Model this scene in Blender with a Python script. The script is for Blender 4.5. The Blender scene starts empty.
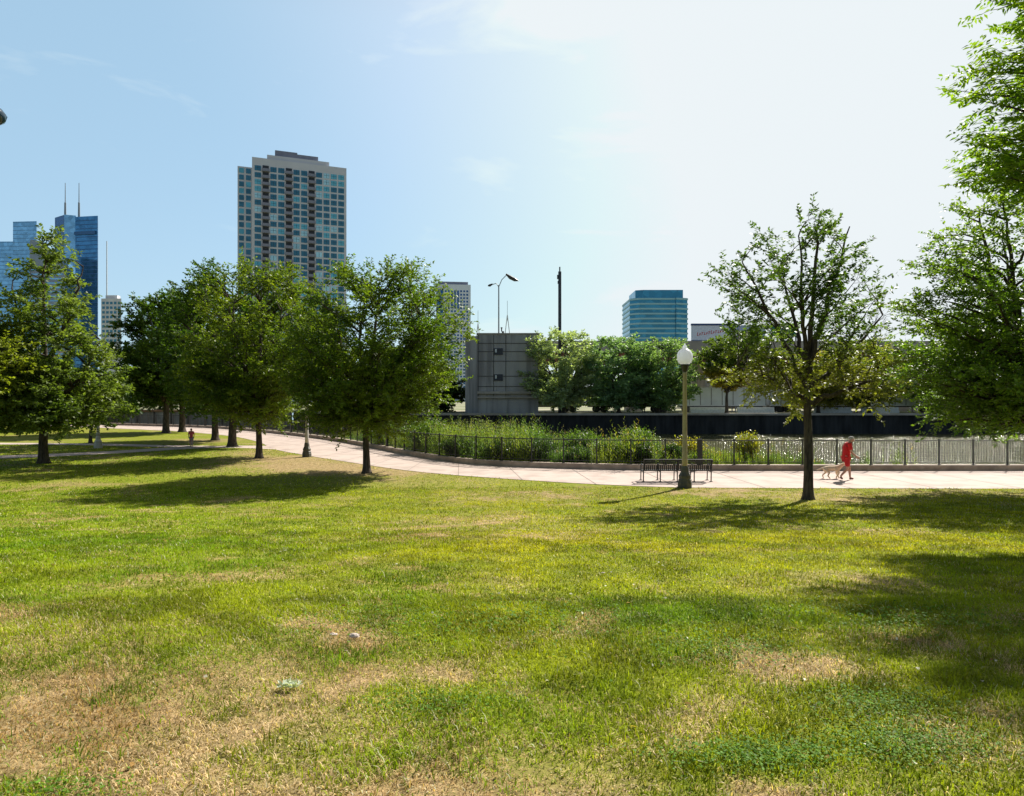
import bpy, math, random
import numpy as np
from mathutils import Vector, Matrix
R = math.radians
PI = math.pi
random.seed(7)
rng = np.random.default_rng(11)
scene = bpy.context.scene
COL = scene.collection

# ------------------------------------------------------------------ helpers
def tag(o, label=None, cat=None, group=None, kind=None):
    if label: o['label'] = label
    if cat: o['category'] = cat
    if group: o['group'] = group
    if kind: o['kind'] = kind
    return o

def empty(name, loc=(0, 0, 0), rz=0):
    o = bpy.data.objects.new(name, None)
    COL.objects.link(o); o.location = loc; o.rotation_euler = (0, 0, rz)
    o.empty_display_size = 0.3
    return o

def copy_tree(o, parent=None):
    c = o.copy(); COL.objects.link(c); c.parent = parent
    for ch in list(o.children): copy_tree(ch, c)
    return c

def link(name, me, parent=None, loc=None):
    o = bpy.data.objects.new(name, me); COL.objects.link(o)
    if parent: o.parent = parent
    if loc: o.location = loc
    return o

class MB:
    """collects shapes into one mesh"""
    def __init__(s): s.v = []; s.f = []; s.m = []
    def add(s, vs, fs, m=0):
        b = len(s.v); s.v += [tuple(p) for p in vs]
        for f in fs: s.f.append(tuple(b + i for i in f)); s.m.append(m)
        return s
    def box(s, c, d, rz=0, m=0):
        x, y, z = c; a, b, h = d[0]/2, d[1]/2, d[2]/2
        cs, sn = math.cos(rz), math.sin(rz); vs = []
        for k in (-h, h):
            for (i, j) in ((-a, -b), (a, -b), (a, b), (-a, b)):
                vs.append((x + i*cs - j*sn, y + i*sn + j*cs, z + k))
        return s.add(vs, [(3,2,1,0),(4,5,6,7),(0,1,5,4),(1,2,6,5),(2,3,7,6),(3,0,4,7)], m)
    def prism(s, pts, z0, z1, m=0, cap=True):
        n = len(pts)
        z1l = z1 if isinstance(z1, (list, tuple)) else [z1]*n
        vs = [(p[0], p[1], z0) for p in pts] + [(p[0], p[1], z1l[i]) for i, p in enumerate(pts)]
        fs = [(i, (i+1) % n, n + (i+1) % n, n + i) for i in range(n)]
        if cap: fs += [tuple(range(n-1, -1, -1)), tuple(range(n, 2*n))]
        return s.add(vs, fs, m)
    def tube(s, pts, rad, n=8, m=0, cap=True):
        pts = [Vector(p) for p in pts]; k = len(pts)
        if not isinstance(rad, (list, tuple)): rad = [rad]*k
        vs = []; prev = None
        for i, p in enumerate(pts):
            t = (pts[min(i+1, k-1)] - pts[max(i-1, 0)]).normalized()
            if prev is None:
                u = t.orthogonal().normalized()
            else:
                u = (prev - t*prev.dot(t))
                u = u.normalized() if u.length > 1e-6 else t.orthogonal().normalized()
            prev = u; w = t.cross(u)
            for j in range(n):
                a = 2*PI*j/n
                vs.append(p + (u*math.cos(a) + w*math.sin(a))*rad[i])
        fs = []
        for i in range(k-1):
            for j in range(n):
                fs.append((i*n+j, i*n+(j+1) % n, (i+1)*n+(j+1) % n, (i+1)*n+j))
        if cap: fs += [tuple(range(n-1, -1, -1)), tuple((k-1)*n + j for j in range(n))]
        return s.add(vs, fs, m)
    def lathe(s, prof, c=(0,0,0), n=16, m=0):
        vs = []; k = len(prof)
        for (r, z) in prof:
            for j in range(n):
                a = 2*PI*j/n
                vs.append((c[0] + r*math.cos(a), c[1] + r*math.sin(a), c[2] + z))
        fs = [(i*n+j, i*n+(j+1) % n, (i+1)*n+(j+1) % n, (i+1)*n+j) for i in range(k-1) for j in range(n)]
        fs += [tuple(range(n-1, -1, -1)), tuple((k-1)*n + j for j in range(n))]
        return s.add(vs, fs, m)
    def mesh(s, name, mats, smooth=False):
        me = bpy.data.meshes.new(name); me.from_pydata(s.v, [], s.f)
        for mm in (mats if isinstance(mats, (list, tuple)) else [mats]): me.materials.append(mm)
        if len(me.materials) > 1: me.polygons.foreach_set('material_index', s.m)
        if smooth: me.polygons.foreach_set('use_smooth', [True]*len(me.polygons))
        me.update(); return me
    def build(s, name, mats, parent=None, smooth=False, loc=None):
        return link(name, s.mesh(name, mats, smooth), parent, loc)

def npmesh(name, V, F, mat, col=None, val=None, smooth=False):
    me = bpy.data.meshes.new(name)
    n = len(V); k = F.shape[1]; m = len(F)
    me.vertices.add(n); me.vertices.foreach_set('co', np.ascontiguousarray(V, dtype=np.float32).ravel())
    me.loops.add(m*k); me.loops.foreach_set('vertex_index', np.ascontiguousarray(F, dtype=np.int32).ravel())
    me.polygons.add(m); me.polygons.foreach_set('loop_start', np.arange(0, m*k, k, dtype=np.int32))
    if smooth: me.polygons.foreach_set('use_smooth', np.ones(m, dtype=bool))
    me.materials.append(mat)
    me.update(calc_edges=True)
    if col is not None:
        a = me.attributes.new('tint', 'FLOAT_COLOR', 'FACE')
        c4 = np.ones((m, 4), dtype=np.float32); c4[:, :3] = col
        a.data.foreach_set('color', c4.ravel())
    if val is not None:
        for key, arr in val.items():
            a = me.attributes.new(key, 'FLOAT', 'POINT')
            a.data.foreach_set('value', np.ascontiguousarray(arr, dtype=np.float32))
    return me

# ------------------------------------------------------------------ materials
def mat(name):
    m = bpy.data.materials.new(name); m.use_nodes = True
    nt = m.node_tree; nt.nodes.clear()
    out = nt.nodes.new('ShaderNodeOutputMaterial')
    return m, nt, out

def N(nt, t, **kw):
    n = nt.nodes.new(t)
    for k, v in kw.items():
        if k.startswith('i_'): n.inputs[k[2:].replace('_', ' ')].default_value = v
        else: setattr(n, k, v)
    return n

def coords(nt, scale=1.0, kind='Object'):
    tc = N(nt, 'ShaderNodeTexCoord'); mp = N(nt, 'ShaderNodeMapping')
    nt.links.new(tc.outputs[kind], mp.inputs['Vector'])
    sc = scale if isinstance(scale, (tuple, list)) else (scale,)*3
    mp.inputs['Scale'].default_value = sc
    return mp.outputs[0]

def simple(name, c1, c2=None, scale=3.0, rough=0.7, metal=0.0, spec=0.5, bump=0.0, detail=5, thr=(0.35, 0.65), c3=None, s3=0.4):
    """two-colour noise surface with optional larger stains and bump"""
    m, nt, out = mat(name)
    b = N(nt, 'ShaderNodeBsdfPrincipled')
    b.inputs['Roughness'].default_value = rough; b.inputs['Metallic'].default_value = metal
    b.inputs['Specular IOR Level'].default_value = spec
    c2 = c2 or tuple(x*0.8 for x in c1)
    no = N(nt, 'ShaderNodeTexNoise'); no.inputs['Scale'].default_value = 1.0; no.inputs['Detail'].default_value = detail
    nt.links.new(coords(nt, scale), no.inputs['Vector'])
    cr = N(nt, 'ShaderNodeValToRGB')
    cr.color_ramp.elements[0].position = thr[0]; cr.color_ramp.elements[1].position = thr[1]
    cr.color_ramp.elements[0].color = (*c2, 1); cr.color_ramp.elements[1].color = (*c1, 1)
    nt.links.new(no.outputs['Fac'], cr.inputs[0])
    colr = cr.outputs[0]
    if c3:
        n3 = N(nt, 'ShaderNodeTexNoise'); n3.inputs['Scale'].default_value = 1; n3.inputs['Detail'].default_value = 6
        nt.links.new(coords(nt, s3), n3.inputs['Vector'])
        r3 = N(nt, 'ShaderNodeValToRGB'); r3.color_ramp.elements[0].position = 0.48; r3.color_ramp.elements[1].position = 0.62
        nt.links.new(n3.outputs['Fac'], r3.inputs[0])
        mx = N(nt, 'ShaderNodeMix', data_type='RGBA'); nt.links.new(r3.outputs[0], mx.inputs[0])
        nt.links.new(colr, mx.inputs[6]); mx.inputs[7].default_value = (*c3, 1)
        colr = mx.outputs[2]
    nt.links.new(colr, b.inputs['Base Color'])
    if bump:
        bp = N(nt, 'ShaderNodeBump'); bp.inputs['Strength'].default_value = bump; bp.inputs['Distance'].default_value = 0.02
        nt.links.new(no.outputs['Fac'], bp.inputs['Height']); nt.links.new(bp.outputs[0], b.inputs['Normal'])
    nt.links.new(b.outputs[0], out.inputs[0])
    return m

def leaf_mat(name, trans=0.46, gain=(1.5, 1.6, 0.5), rough=0.45, spec=0.45):
    m, nt, out = mat(name)
    at = N(nt, 'ShaderNodeAttribute', attribute_name='tint')
    b = N(nt, 'ShaderNodeBsdfPrincipled'); b.inputs['Roughness'].default_value = rough
    b.inputs['Specular IOR Level'].default_value = spec
    nt.links.new(at.outputs['Color'], b.inputs['Base Color'])
    tr = N(nt, 'ShaderNodeBsdfTranslucent')
    mu = N(nt, 'ShaderNodeMix', data_type='RGBA', blend_type='MULTIPLY'); mu.inputs[0].default_value = 1
    nt.links.new(at.outputs['Color'], mu.inputs[6]); mu.inputs[7].default_value = (*gain, 1)
    nt.links.new(mu.outputs[2], tr.inputs[0])
    mx = N(nt, 'ShaderNodeMixShader'); mx.inputs[0].default_value = trans
    nt.links.new(b.outputs[0], mx.inputs[1]); nt.links.new(tr.outputs[0], mx.inputs[2])
    nt.links.new(mx.outputs[0], out.inputs[0])
    return m

M = {}
M['leaf'] = leaf_mat('leaf', spec=0.3)
M['grass'] = leaf_mat('grass_blade', trans=0.38, gain=(1.3, 1.3, 0.5), rough=0.6, spec=0.12)
M['bark'] = simple('bark', (0.11, 0.085, 0.065), (0.035, 0.027, 0.022), scale=(14, 14, 3), rough=0.9, bump=0.8, spec=0.2)
M['bark_far'] = simple('bark_grey', (0.10, 0.085, 0.07), (0.04, 0.033, 0.028), scale=(6, 6, 1.5), rough=0.9, spec=0.2)
M['concrete'] = simple('concrete', (0.40, 0.36, 0.32), (0.32, 0.285, 0.25), scale=1.2, rough=0.85, bump=0.2, c3=(0.27, 0.235, 0.20), s3=0.25)
M['kerb'] = simple('kerb_stone', (0.47, 0.37, 0.29), (0.34, 0.26, 0.2), scale=3, rough=0.85, bump=0.3, c3=(0.27, 0.21, 0.17), s3=0.7)
M['black'] = simple('black_paint', (0.02, 0.021, 0.022), (0.012, 0.012, 0.013), rough=0.45)
M['steel'] = simple('grey_steel', (0.28, 0.29, 0.3), (0.2, 0.21, 0.22), rough=0.45, metal=0.6)
M['white_steel'] = simple('white_steel', (0.62, 0.64, 0.66), (0.5, 0.52, 0.54), rough=0.5)

# ------------------------------------------------------------------ noise
def _h(ix, iy, seed):
    h = (ix.astype(np.int64)*374761393 + iy.astype(np.int64)*668265263 + seed*974634777) & 0xffffffff
    h = ((h ^ (h >> 13))*1274126177) & 0xffffffff
    return ((h ^ (h >> 16)) & 0xffff)/65535.0
def vnoise(x, y, seed=0):
    ix = np.floor(x); iy = np.floor(y); fx = x-ix; fy = y-iy
    fx = fx*fx*(3-2*fx); fy = fy*fy*(3-2*fy)
    a = _h(ix, iy, seed); b = _h(ix+1, iy, seed); c = _h(ix, iy+1, seed); d = _h(ix+1, iy+1, seed)
    return (a*(1-fx)+b*fx)*(1-fy) + (c*(1-fx)+d*fx)*fy
def fbm(x, y, seed=0, o=4):
    s = 0; a = 0.5; t = 0
    for k in range(o):
        s = s + a*vnoise(x*2**k, y*2**k, seed+k*17); t += a; a *= 0.55
    return s/t
def sstep(a, b, x):
    t = np.clip((x-a)/(b-a), 0, 1); return t*t*(3-2*t)

# ------------------------------------------------------------------ layout of paths
def catmull(pts, n=8):
    P = [np.array(p, float) for p in pts]; P = [2*P[0]-P[1]] + P + [2*P[-1]-P[-2]]
    out = []
    for i in range(1, len(P)-2):
        for k in range(n):
            t = k/n
            out.append(0.5*((2*P[i]) + (-P[i-1]+P[i+1])*t + (2*P[i-1]-5*P[i]+4*P[i+1]-P[i+2])*t*t + (-P[i-1]+3*P[i]-3*P[i+1]+P[i+2])*t**3))
    out.append(P[-2]); return np.array(out)

KERB = catmull([(70, 30.0), (45, 30.2), (23.8, 30.2), (12, 30.2), (6.2, 30.4), (1.5, 31.4), (-1.78, 33), (-4.2, 35.6), (-6.6, 39.3), (-9.9, 45), (-13.9, 51.5),
                (-19, 58.5), (-27, 68), (-34, 75), (-41, 79.6), (-49, 83.5), (-62, 90), (-90, 100), (-140, 112)])
NEAR = catmull([(70, 24.0), (45, 24.1), (19, 24.1), (7.1, 24.4), (4.9, 24.8), (1.14, 26.4), (-4.3, 29.8), (-9.3, 35.2), (-12, 38.4), (-16.0, 43.6), (-19.6, 50.5),
                (-25, 58.5), (-30.3, 64), (-36, 69), (-44, 74), (-54, 80), (-68, 87), (-95, 95), (-140, 104)])
S1 = catmull([(-13.5, 42.5), (-17.8, 45.6), (-22.2, 44.8), (-24.7, 39.6), (-28.6, 36.6), (-40, 33.5), (-60, 31)])
S1 = catmull([(-14.5, 44.0), (-19, 45.8), (-22.5, 44.6), (-25.5, 40.6), (-29.5, 37.6), (-38, 35.0), (-60, 31)])
S2 = catmull([(-21.2, 45.8), (-25.5, 46.6), (-31, 48.2), (-40, 49.2), (-60, 50)])

def offset(line, w):
    t = np.gradient(line, axis=0); t /= np.linalg.norm(t, axis=1)[:, None]
    n = np.stack([t[:, 1], -t[:, 0]], 1)
    return line + n*w
def sdist(x, y, line):
    """signed distance, positive on the river side"""
    best = np.full(x.shape, 1e9); sg = np.zeros(x.shape)
    for i in range(len(line)-1):
        a = line[i]; b = line[i+1]; d = b-a; L2 = d@d
        t = np.clip(((x-a[0])*d[0] + (y-a[1])*d[1])/L2, 0, 1)
        ex = x-(a[0]+t*d[0]); ey = y-(a[1]+t*d[1]); q = ex*ex+ey*ey
        s = ex*d[1]-ey*d[0]
        m = q < best-1e-9
        best = np.where(m, q, best); sg = np.where(m, np.sign(s), sg)
    return np.sqrt(best)*sg
def inpoly(x, y, P):
    r = np.zeros(x.shape, bool); j = len(P)-1
    for i in range(len(P)):
        c = ((P[i, 1] > y) != (P[j, 1] > y))
        with np.errstate(divide='ignore', invalid='ignore'):
            xx = (P[j, 0]-P[i, 0])*(y-P[i, 1])/(P[j, 1]-P[i, 1])+P[i, 0]
        r ^= c & (x < xx); j = i
    return r
MAINP = np.vstack([NEAR, KERB[::-1]])
S1P = np.vstack([offset(S1, 1.15), offset(S1, -1.15)[::-1]])
S2P = np.vstack([offset(S2, 0.85), offset(S2, -0.85)[::-1]])
def on_path(x, y): return inpoly(x, y, MAINP) | inpoly(x, y, S1P) | inpoly(x, y, S2P)

def lawn_z(x, y):
    return 1.7*(1-sstep(0.0, 23.0, y)) + 0.05*(vnoise(x*0.35, y*0.35, 5)-0.5)*sstep(1, 4, y)*(1-sstep(19, 23, y))
def ground_z(x, y, s=None):
    x = np.asarray(x, float); y = np.asarray(y, float)
    if s is None: s = sdist(x, y, KERB)
    z = lawn_z(x, y)
    w = 13 - 8.5*sstep(9, 17, x)
    w = np.where(x < -8, 13-7*sstep(8, 16, -x), w)
    z = z - 2.6*sstep(0.6, 1.0, (s/w+0.0)*1.0)*1.0 - 0.12*sstep(0.4, 2, s)
    z = np.where(s > 0.5, z - 0.9*sstep(0.3, w, s), z)
    return z
def gz(x, y): return float(ground_z(np.array([x]), np.array([y]))[0])

# how dry the lawn is, 0 green .. 1 straw
PATCH = [(-2.6, 3.9, 1.8, 0.75, 0.95), (-1.6, 3.0, 1.5, 0.6, 0.8), (-4.2, 5.2, 1.7, 0.55, 0.6), (-0.5, 2.7, 1.2, 0.35, 0.65), (1.1, 3.2, 0.55, 0.35, 0.3), (0.1, 2.75, 0.9, 0.25, 0.35),
         (1.9, 4.1, 0.5, 0.3, 0.5), (1.3, 3.6, 0.45, 0.25, 0.35), (-1.35, 4.95, 0.28, 0.25, 0.95), (2.3, 3.1, 0.35, 0.2, 0.5), (2.75, 4.9, 0.5, 0.3, 0.4), (-0.7, 4.15, 0.3, 0.3, 0.5),
         (-0.9, 15.5, 1.8, 2.4, 0.5), (-2.3, 11.5, 1.6, 0.9, 0.45), (0.3, 22.5, 2.6, 1.4, 0.5), (8.3, 23.2, 2.6, 0.7, 0.9), (10.8, 21.6, 2.2, 0.8, 0.85), (16, 23, 5, 0.5, 0.7), (3.1, 7.0, 0.5, 0.35, 0.5),
         (4.2, 7.2, 0.6, 0.3, 0.75), (1.9, 9.3, 0.6, 0.3, 0.5), (3.9, 10.0, 0.9, 0.3, 0.45), (-9.6, 32.6, 4.2, 2.6, 1.1), (-6.3, 29.6, 2.8, 1.5, 1.0), (-13.2, 36.6, 3.2, 2.4, 1.0), (-16.5, 41, 2, 2.5, .7), (-24.5, 52, 3, 3, 0.6),
         (0.9, 12.0, 0.7, 0.4, 0.5), (-3.5, 26.3, 3.5, 1.4, 0.4), (5.8, 6.6, 0.5, 0.3, 0.5)]
GREEN = [(1.15, 3.05, 0.35, 0.16, 0.7), (1.75, 3.25, 0.4, 0.25, 0.8), (-2.3, 2.8, 0.4, 0.2, 0.55), (0.5, 4.0, 0.8, 0.4, 0.4), (2.0, 3.6, 0.3, 0.3, 0.5), (-0.35, 3.6, 0.4, 0.2, 0.5)]
def dry(x, y):
    w = 0.25*np.minimum(1, y/6)
    xx = x + (fbm(x*1.3, y*1.3, 40, 3)-0.5)*1.6*np.clip(y/6, .5, 2); yy = y + (fbm(x*1.3, y*1.3, 50, 3)-0.5)*1.6*np.clip(y/7, .5, 2)
    d = 0.62*sstep(0.56, 0.86, fbm(x*0.55, y*0.55, 3, 4)) + 0.04
    d = d + 0.65*sstep(0.56, 0.74, fbm(x*1.5, y*1.5, 9, 4))*sstep(0.32, 0.6, vnoise(x*0.22, y*0.22, 31))
    for (a, b, p, q, k) in PATCH: d = d + k*np.exp(-((xx-a)/p)**2 - ((yy-b)/q)**2)
    for (a, b, p, q, k) in GREEN: d = d - k*np.exp(-((xx-a)/p)**2 - ((yy-b)/q)**2)
    d = d - 0.45*sstep(0.5, 0.75, fbm(x*2.6, y*2.6, 77, 3))*np.exp(-((y-3)/3)**2)
    return np.clip(d, 0, 1)

# ------------------------------------------------------------------ ground
def ground_mat():
    m, nt, out = mat('lawn_ground')
    b = N(nt, 'ShaderNodeBsdfPrincipled'); b.inputs['Roughness'].default_value = 0.95; b.inputs['Specular IOR Level'].default_value = 0.1
    at = N(nt, 'ShaderNodeAttribute', attribute_name='dry')
    n1 = N(nt, 'ShaderNodeTexNoise'); n1.inputs['Scale'].default_value = 1; n1.inputs['Detail'].default_value = 8; n1.inputs['Roughness'].default_value = 0.7
    nt.links.new(coords(nt, 5.0), n1.inputs['Vector'])
    n2 = N(nt, 'ShaderNodeTexNoise'); n2.inputs['Scale'].default_value = 1; n2.inputs['Detail'].default_value = 4
    nt.links.new(coords(nt, 0.35), n2.inputs['Vector'])
    # green ramp
    g = N(nt, 'ShaderNodeValToRGB'); e = g.color_ramp.elements
    e[0].position = 0.3; e[0].color = (0.085, 0.125, 0.008, 1); e[1].position = 0.7; e[1].color = (0.26, 0.28, 0.014, 1)
    nt.links.new(n1.outputs['Fac'], g.inputs[0])
    s = N(nt, 'ShaderNodeValToRGB'); e = s.color_ramp.elements
    e[0].position = 0.3; e[0].color = (0.13, 0.08, 0.035, 1); e[1].position = 0.7; e[1].color = (0.50, 0.36, 0.19, 1)
    nt.links.new(n1.outputs['Fac'], s.inputs[0])
    ad = N(nt, 'ShaderNodeMath', operation='MULTIPLY_ADD'); ad.inputs[1].default_value = 0.9
    mo = N(nt, 'ShaderNodeMath', operation='MULTIPLY_ADD'); mo.inputs[1].default_value = 0.7; mo.inputs[2].default_value = -0.35
    nt.links.new(n1.outputs['Fac'], mo.inputs[0])
    nt.links.new(at.outputs['Fac'], ad.inputs[0]); nt.links.new(mo.outputs[0], ad.inputs[2])
    cl = N(nt, 'ShaderNodeClamp'); nt.links.new(ad.outputs[0], cl.inputs[0])
    mx = N(nt, 'ShaderNodeMix', data_type='RGBA'); nt.links.new(cl.outputs[0], mx.inputs[0])
    nt.links.new(g.outputs[0], mx.inputs[6]); nt.links.new(s.outputs[0], mx.inputs[7])
    nt.links.new(mx.outputs[2], b.inputs['Base Color'])
    bp = N(nt, 'ShaderNodeBump'); bp.inputs['Strength'].default_value = 0.9; bp.inputs['Distance'].default_value = 0.05
    nt.links.new(n1.outputs['Fac'], bp.inputs['Height']); nt.links.new(bp.outputs[0], b.inputs['Normal'])
    nt.links.new(b.outputs[0], out.inputs[0])
    return m
M['ground'] = ground_mat()

ys = [-12.0]
while ys[-1] < 118:
    y = ys[-1]; ys.append(y + (0.6 if y < 1 else (0.11 if y < 8 else (0.25 if y < 24 else 0.5))))
xs = [-145.0]
while xs[-1] < 70:
    x = xs[-1]; a = abs(x); xs.append(x + (0.12 if a < 7 else (0.3 if a < 16 else (0.5 if a < 45 else 1.5))))
X, Y = np.meshgrid(np.array(xs), np.array(ys))
S = sdist(X, Y, KERB)
Z = ground_z(X, Y, S)
D = dry(X, Y); D = np.where(S > 0.4, 0.35, D)
nx, ny = len(xs), len(ys)
idx = np.arange(nx*ny).reshape(ny, nx)
F = np.stack([idx[:-1, :-1], idx[:-1, 1:], idx[1:, 1:], idx[1:, :-1]], -1).reshape(-1, 4)
keep = (S < 16).ravel()
kf = keep[F].all(1)
V = np.stack([X.ravel(), Y.ravel(), Z.ravel()], 1)
lawn = link('lawn', npmesh('lawn', V, F[kf], M['ground'], val={'dry': D.ravel()}, smooth=True)); tag(lawn, kind='structure')

def strip(name, poly_a, poly_b, z, m, thick=0.0):
    a = np.asarray(poly_a); b = np.asarray(poly_b); n = len(a); mb = MB()
    vs = [(p[0], p[1], z) for p in a] + [(p[0], p[1], z) for p in b]
    mb.add(vs, [(i, n+i, n+i+1, i+1) for i in range(n-1)])
    o = mb.build(name, m); tag(o, kind='structure'); return o
def path_mat():
    m = simple('path_concrete', (0.50, 0.40, 0.345), (0.44, 0.35, 0.30), scale=1.5, rough=0.9, bump=0.15, c3=(0.385, 0.30, 0.255), s3=0.9)
    return m
M['path'] = path_mat()
def resample(line, n):
    seg = np.r_[0, np.cumsum(np.linalg.norm(np.diff(line, axis=0), axis=1))]
    t = np.linspace(0, seg[-1], n); return np.stack([np.interp(t, seg, line[:, 0]), np.interp(t, seg, line[:, 1])], 1)
strip('river_path', resample(NEAR, 150), resample(KERB, 150), 0.014, M['path'])
strip('side_path', offset(S1, 1.15), offset(S1, -1.15), 0.012, M['path'])
strip('side_path', offset(S2, 0.85), offset(S2, -0.85), 0.010, M['path'])
# expansion joints: thin darker strips lying on the river path
jt = MB(); Rk = resample(KERB, 150); Rn = resample(NEAR, 150)
for i in range(4, 148, 2):
    a = Rk[i]; b = Rn[i]; t = (Rk[i+1]-Rk[i]); t = t/np.linalg.norm(t)*0.02
    jt.add([(a[0]-t[0], a[1]-t[1], .018), (a[0]+t[0], a[1]+t[1], .018), (b[0]+t[0], b[1]+t[1], .018), (b[0]-t[0], b[1]-t[1], .018)], [(0, 3, 2, 1)])
tag(jt.build('path_joints', simple('joint', (0.20, 0.16, 0.135), rough=0.95)), kind='structure')
# kerb wall
K0 = resample(KERB, 260); K1 = offset(K0, 0.42); kb = MB(); n = len(K0)
KH = 0.27
vs = []
for i in range(n):
    a, b = K0[i], K1[i]; c = a + (b-a)*0.06
    vs += [(a[0], a[1], -0.3), (a[0], a[1], KH-0.03), (c[0], c[1], KH), (b[0], b[1], KH), (b[0], b[1], -1.5)]
fs = []
for i in range(n-1):
    for j in range(4): fs.append((i*5+j, i*5+j+1, (i+1)*5+j+1, (i+1)*5+j))
kb.add(vs, fs); tag(kb.build('kerb', M['kerb']), kind='structure')

# water
def water_mat():
    m, nt, out = mat('river_water')
    b = N(nt, 'ShaderNodeBsdfPrincipled'); b.inputs['Base Color'].default_value = (0.075, 0.082, 0.030, 1)
    b.inputs['Roughness'].default_value = 0.12; b.inputs['IOR'].default_value = 1.33; b.inputs['Specular IOR Level'].default_value = 0.26
    n1 = N(nt, 'ShaderNodeTexNoise'); n1.inputs['Scale'].default_value = 1; n1.inputs['Detail'].default_value = 3; n1.inputs['Distortion'].default_value = 0.6
    nt.links.new(coords(nt, (0.22, 1.3, 1)), n1.inputs['Vector'])
    n2 = N(nt, 'ShaderNodeTexNoise'); n2.inputs['Scale'].default_value = 1; n2.inputs['Detail'].default_value = 2
    nt.links.new(coords(nt, (1.2, 5.0, 1)), n2.inputs['Vector'])
    ad = N(nt, 'ShaderNodeMath', operation='MULTIPLY_ADD'); ad.inputs[1].default_value = 0.35
    nt.links.new(n2.outputs['Fac'], ad.inputs[0]); nt.links.new(n1.outputs['Fac'], ad.inputs[2])
    bp = N(nt, 'ShaderNodeBump'); bp.inputs['Strength'].default_value = 1.0; bp.inputs['Distance'].default_value = 0.8
    nt.links.new(ad.outputs[0], bp.inputs['Height']); nt.links.new(bp.outputs[0], b.inputs['Normal'])
    df = N(nt, 'ShaderNodeBsdfDiffuse'); df.inputs[0].default_value = (0.085, 0.085, 0.045, 1); nt.links.new(bp.outputs[0], df.inputs['Normal'])
    ms = N(nt, 'ShaderNodeMixShader'); ms.inputs[0].default_value = 0.5; nt.links.new(df.outputs[0], ms.inputs[1]); nt.links.new(b.outputs[0], ms.inputs[2])
    nt.links.new(ms.outputs[0], out.inputs[0]); return m
wb = MB(); wb.add([(-300, 26, -1.5), (320, 26, -1.5), (320, 140, -1.5), (-300, 140, -1.5)], [(0, 1, 2, 3)])
tag(wb.build('water', water_mat()), kind='structure')

# far bank land
FB = [(330, 92), (-14, 92), (-28, 100), (-40, 119), (-95, 122), (-300, 130)]
def city_ground():
    return simple('far_bank_ground', (0.22, 0.22, 0.11), (0.12, 0.14, 0.05), scale=0.25, rough=0.95, c3=(0.30, 0.27, 0.19), s3=0.06)
fl = MB(); pts = [(3500, 92)] + FB + [(-3500, 130), (-3500, 4000), (3500, 4000)]
fl.add([(p[0], p[1], 1.38) for p in pts], [tuple(range(len(pts)-1, -1, -1))])
tag(fl.build('far_ground', city_ground()), kind='structure')
nl = MB(); nl.add([(-2500, -900, -0.15), (-144, -900, -0.15), (-144, 110, -0.15), (-2500, 110, -0.15)], [(0, 1, 2, 3)])
nl.add([(-144, -900, 1.66), (69, -900, 1.66), (69, -11.9, 1.66), (-144, -11.9, 1.66)], [(0, 1, 2, 3)])
tag(nl.build('outer_ground', city_ground()), kind='structure')
# river walls of the far bank
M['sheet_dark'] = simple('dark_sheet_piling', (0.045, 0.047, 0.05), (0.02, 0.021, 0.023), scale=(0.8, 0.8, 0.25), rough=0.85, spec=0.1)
M['rust'] = simple('rusty_cap', (0.34, 0.17, 0.08), (0.2, 0.1, 0.05), scale=1.5, rough=0.9)
def pile_wall(P, z0, z1, m, cap, label, piles=None):
    root = empty('river_wall', (P[0][0], P[0][1], z0)); tag(root, label, 'river wall')
    mb = MB(); o = Vector(root.location); line = []
    for a, b in zip(P[:-1], P[1:]):
        L = math.dist(a, b); k = max(1, int(L/0.7)); ux, uy = (b[0]-a[0])/L, (b[1]-a[1])/L
        for i in range(k):
            t = i/k; dd = 0.18 if i % 2 else -0.0
            for q in (0.0, 0.62):
                s_ = (t + q/k)*L; line.append((a[0]+ux*s_ + uy*-dd*-1, a[1]+uy*s_ - abs(ux)*dd))
    line.append(P[-1]); n = len(line)
    mb.add([(p[0]-o.x, p[1]-o.y, -0.6) for p in line] + [(p[0]-o.x, p[1]-o.y, z1-z0-0.25) for p in line], [(i, i+1, n+i+1, n+i) for i in range(n-1)])
    mb.build('sheet_piling', m, root)
    cb = MB()
    for a, b in zip(P[:-1], P[1:]):
        L = math.dist(a, b); cb.box(((a[0]+b[0])/2-o.x, (a[1]+b[1])/2-o.y-0.1, z1-z0-0.13), (L+0.2, 0.7, 0.3), math.atan2(b[1]-a[1], b[0]-a[0]))
    cb.build('coping', cap, root)
    if piles:
        for a, b in zip(P[:-1], P[1:]):
            L = math.dist(a, b); k = int(L/piles)
            pm = MB().tube([(0, 0, -0.8), (0, 0, z1-z0-0.3)], 0.16, 8).mesh('timber_pile', M['bark_far'])
            for i in range(1, k):
                t = i/k; link('timber_pile', pm, root, (a[0]+(b[0]-a[0])*t-o.x, a[1]+(b[1]-a[1])*t-o.y-0.5, 0))
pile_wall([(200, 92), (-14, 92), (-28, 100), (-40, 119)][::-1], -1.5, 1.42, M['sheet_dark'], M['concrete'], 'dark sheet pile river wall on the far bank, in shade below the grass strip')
pile_wall([(-40.3, 119.1), (-95, 122), (-160, 124.5)][::-1], -1.5, 1.42, M['concrete'], M['rust'], 'river wall toned pale as if sunlit, with rusty coping and dark timber piles, seen under the left trees', piles=3.2)  # pale wall colour stands in for sunlight on this stretch

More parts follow.
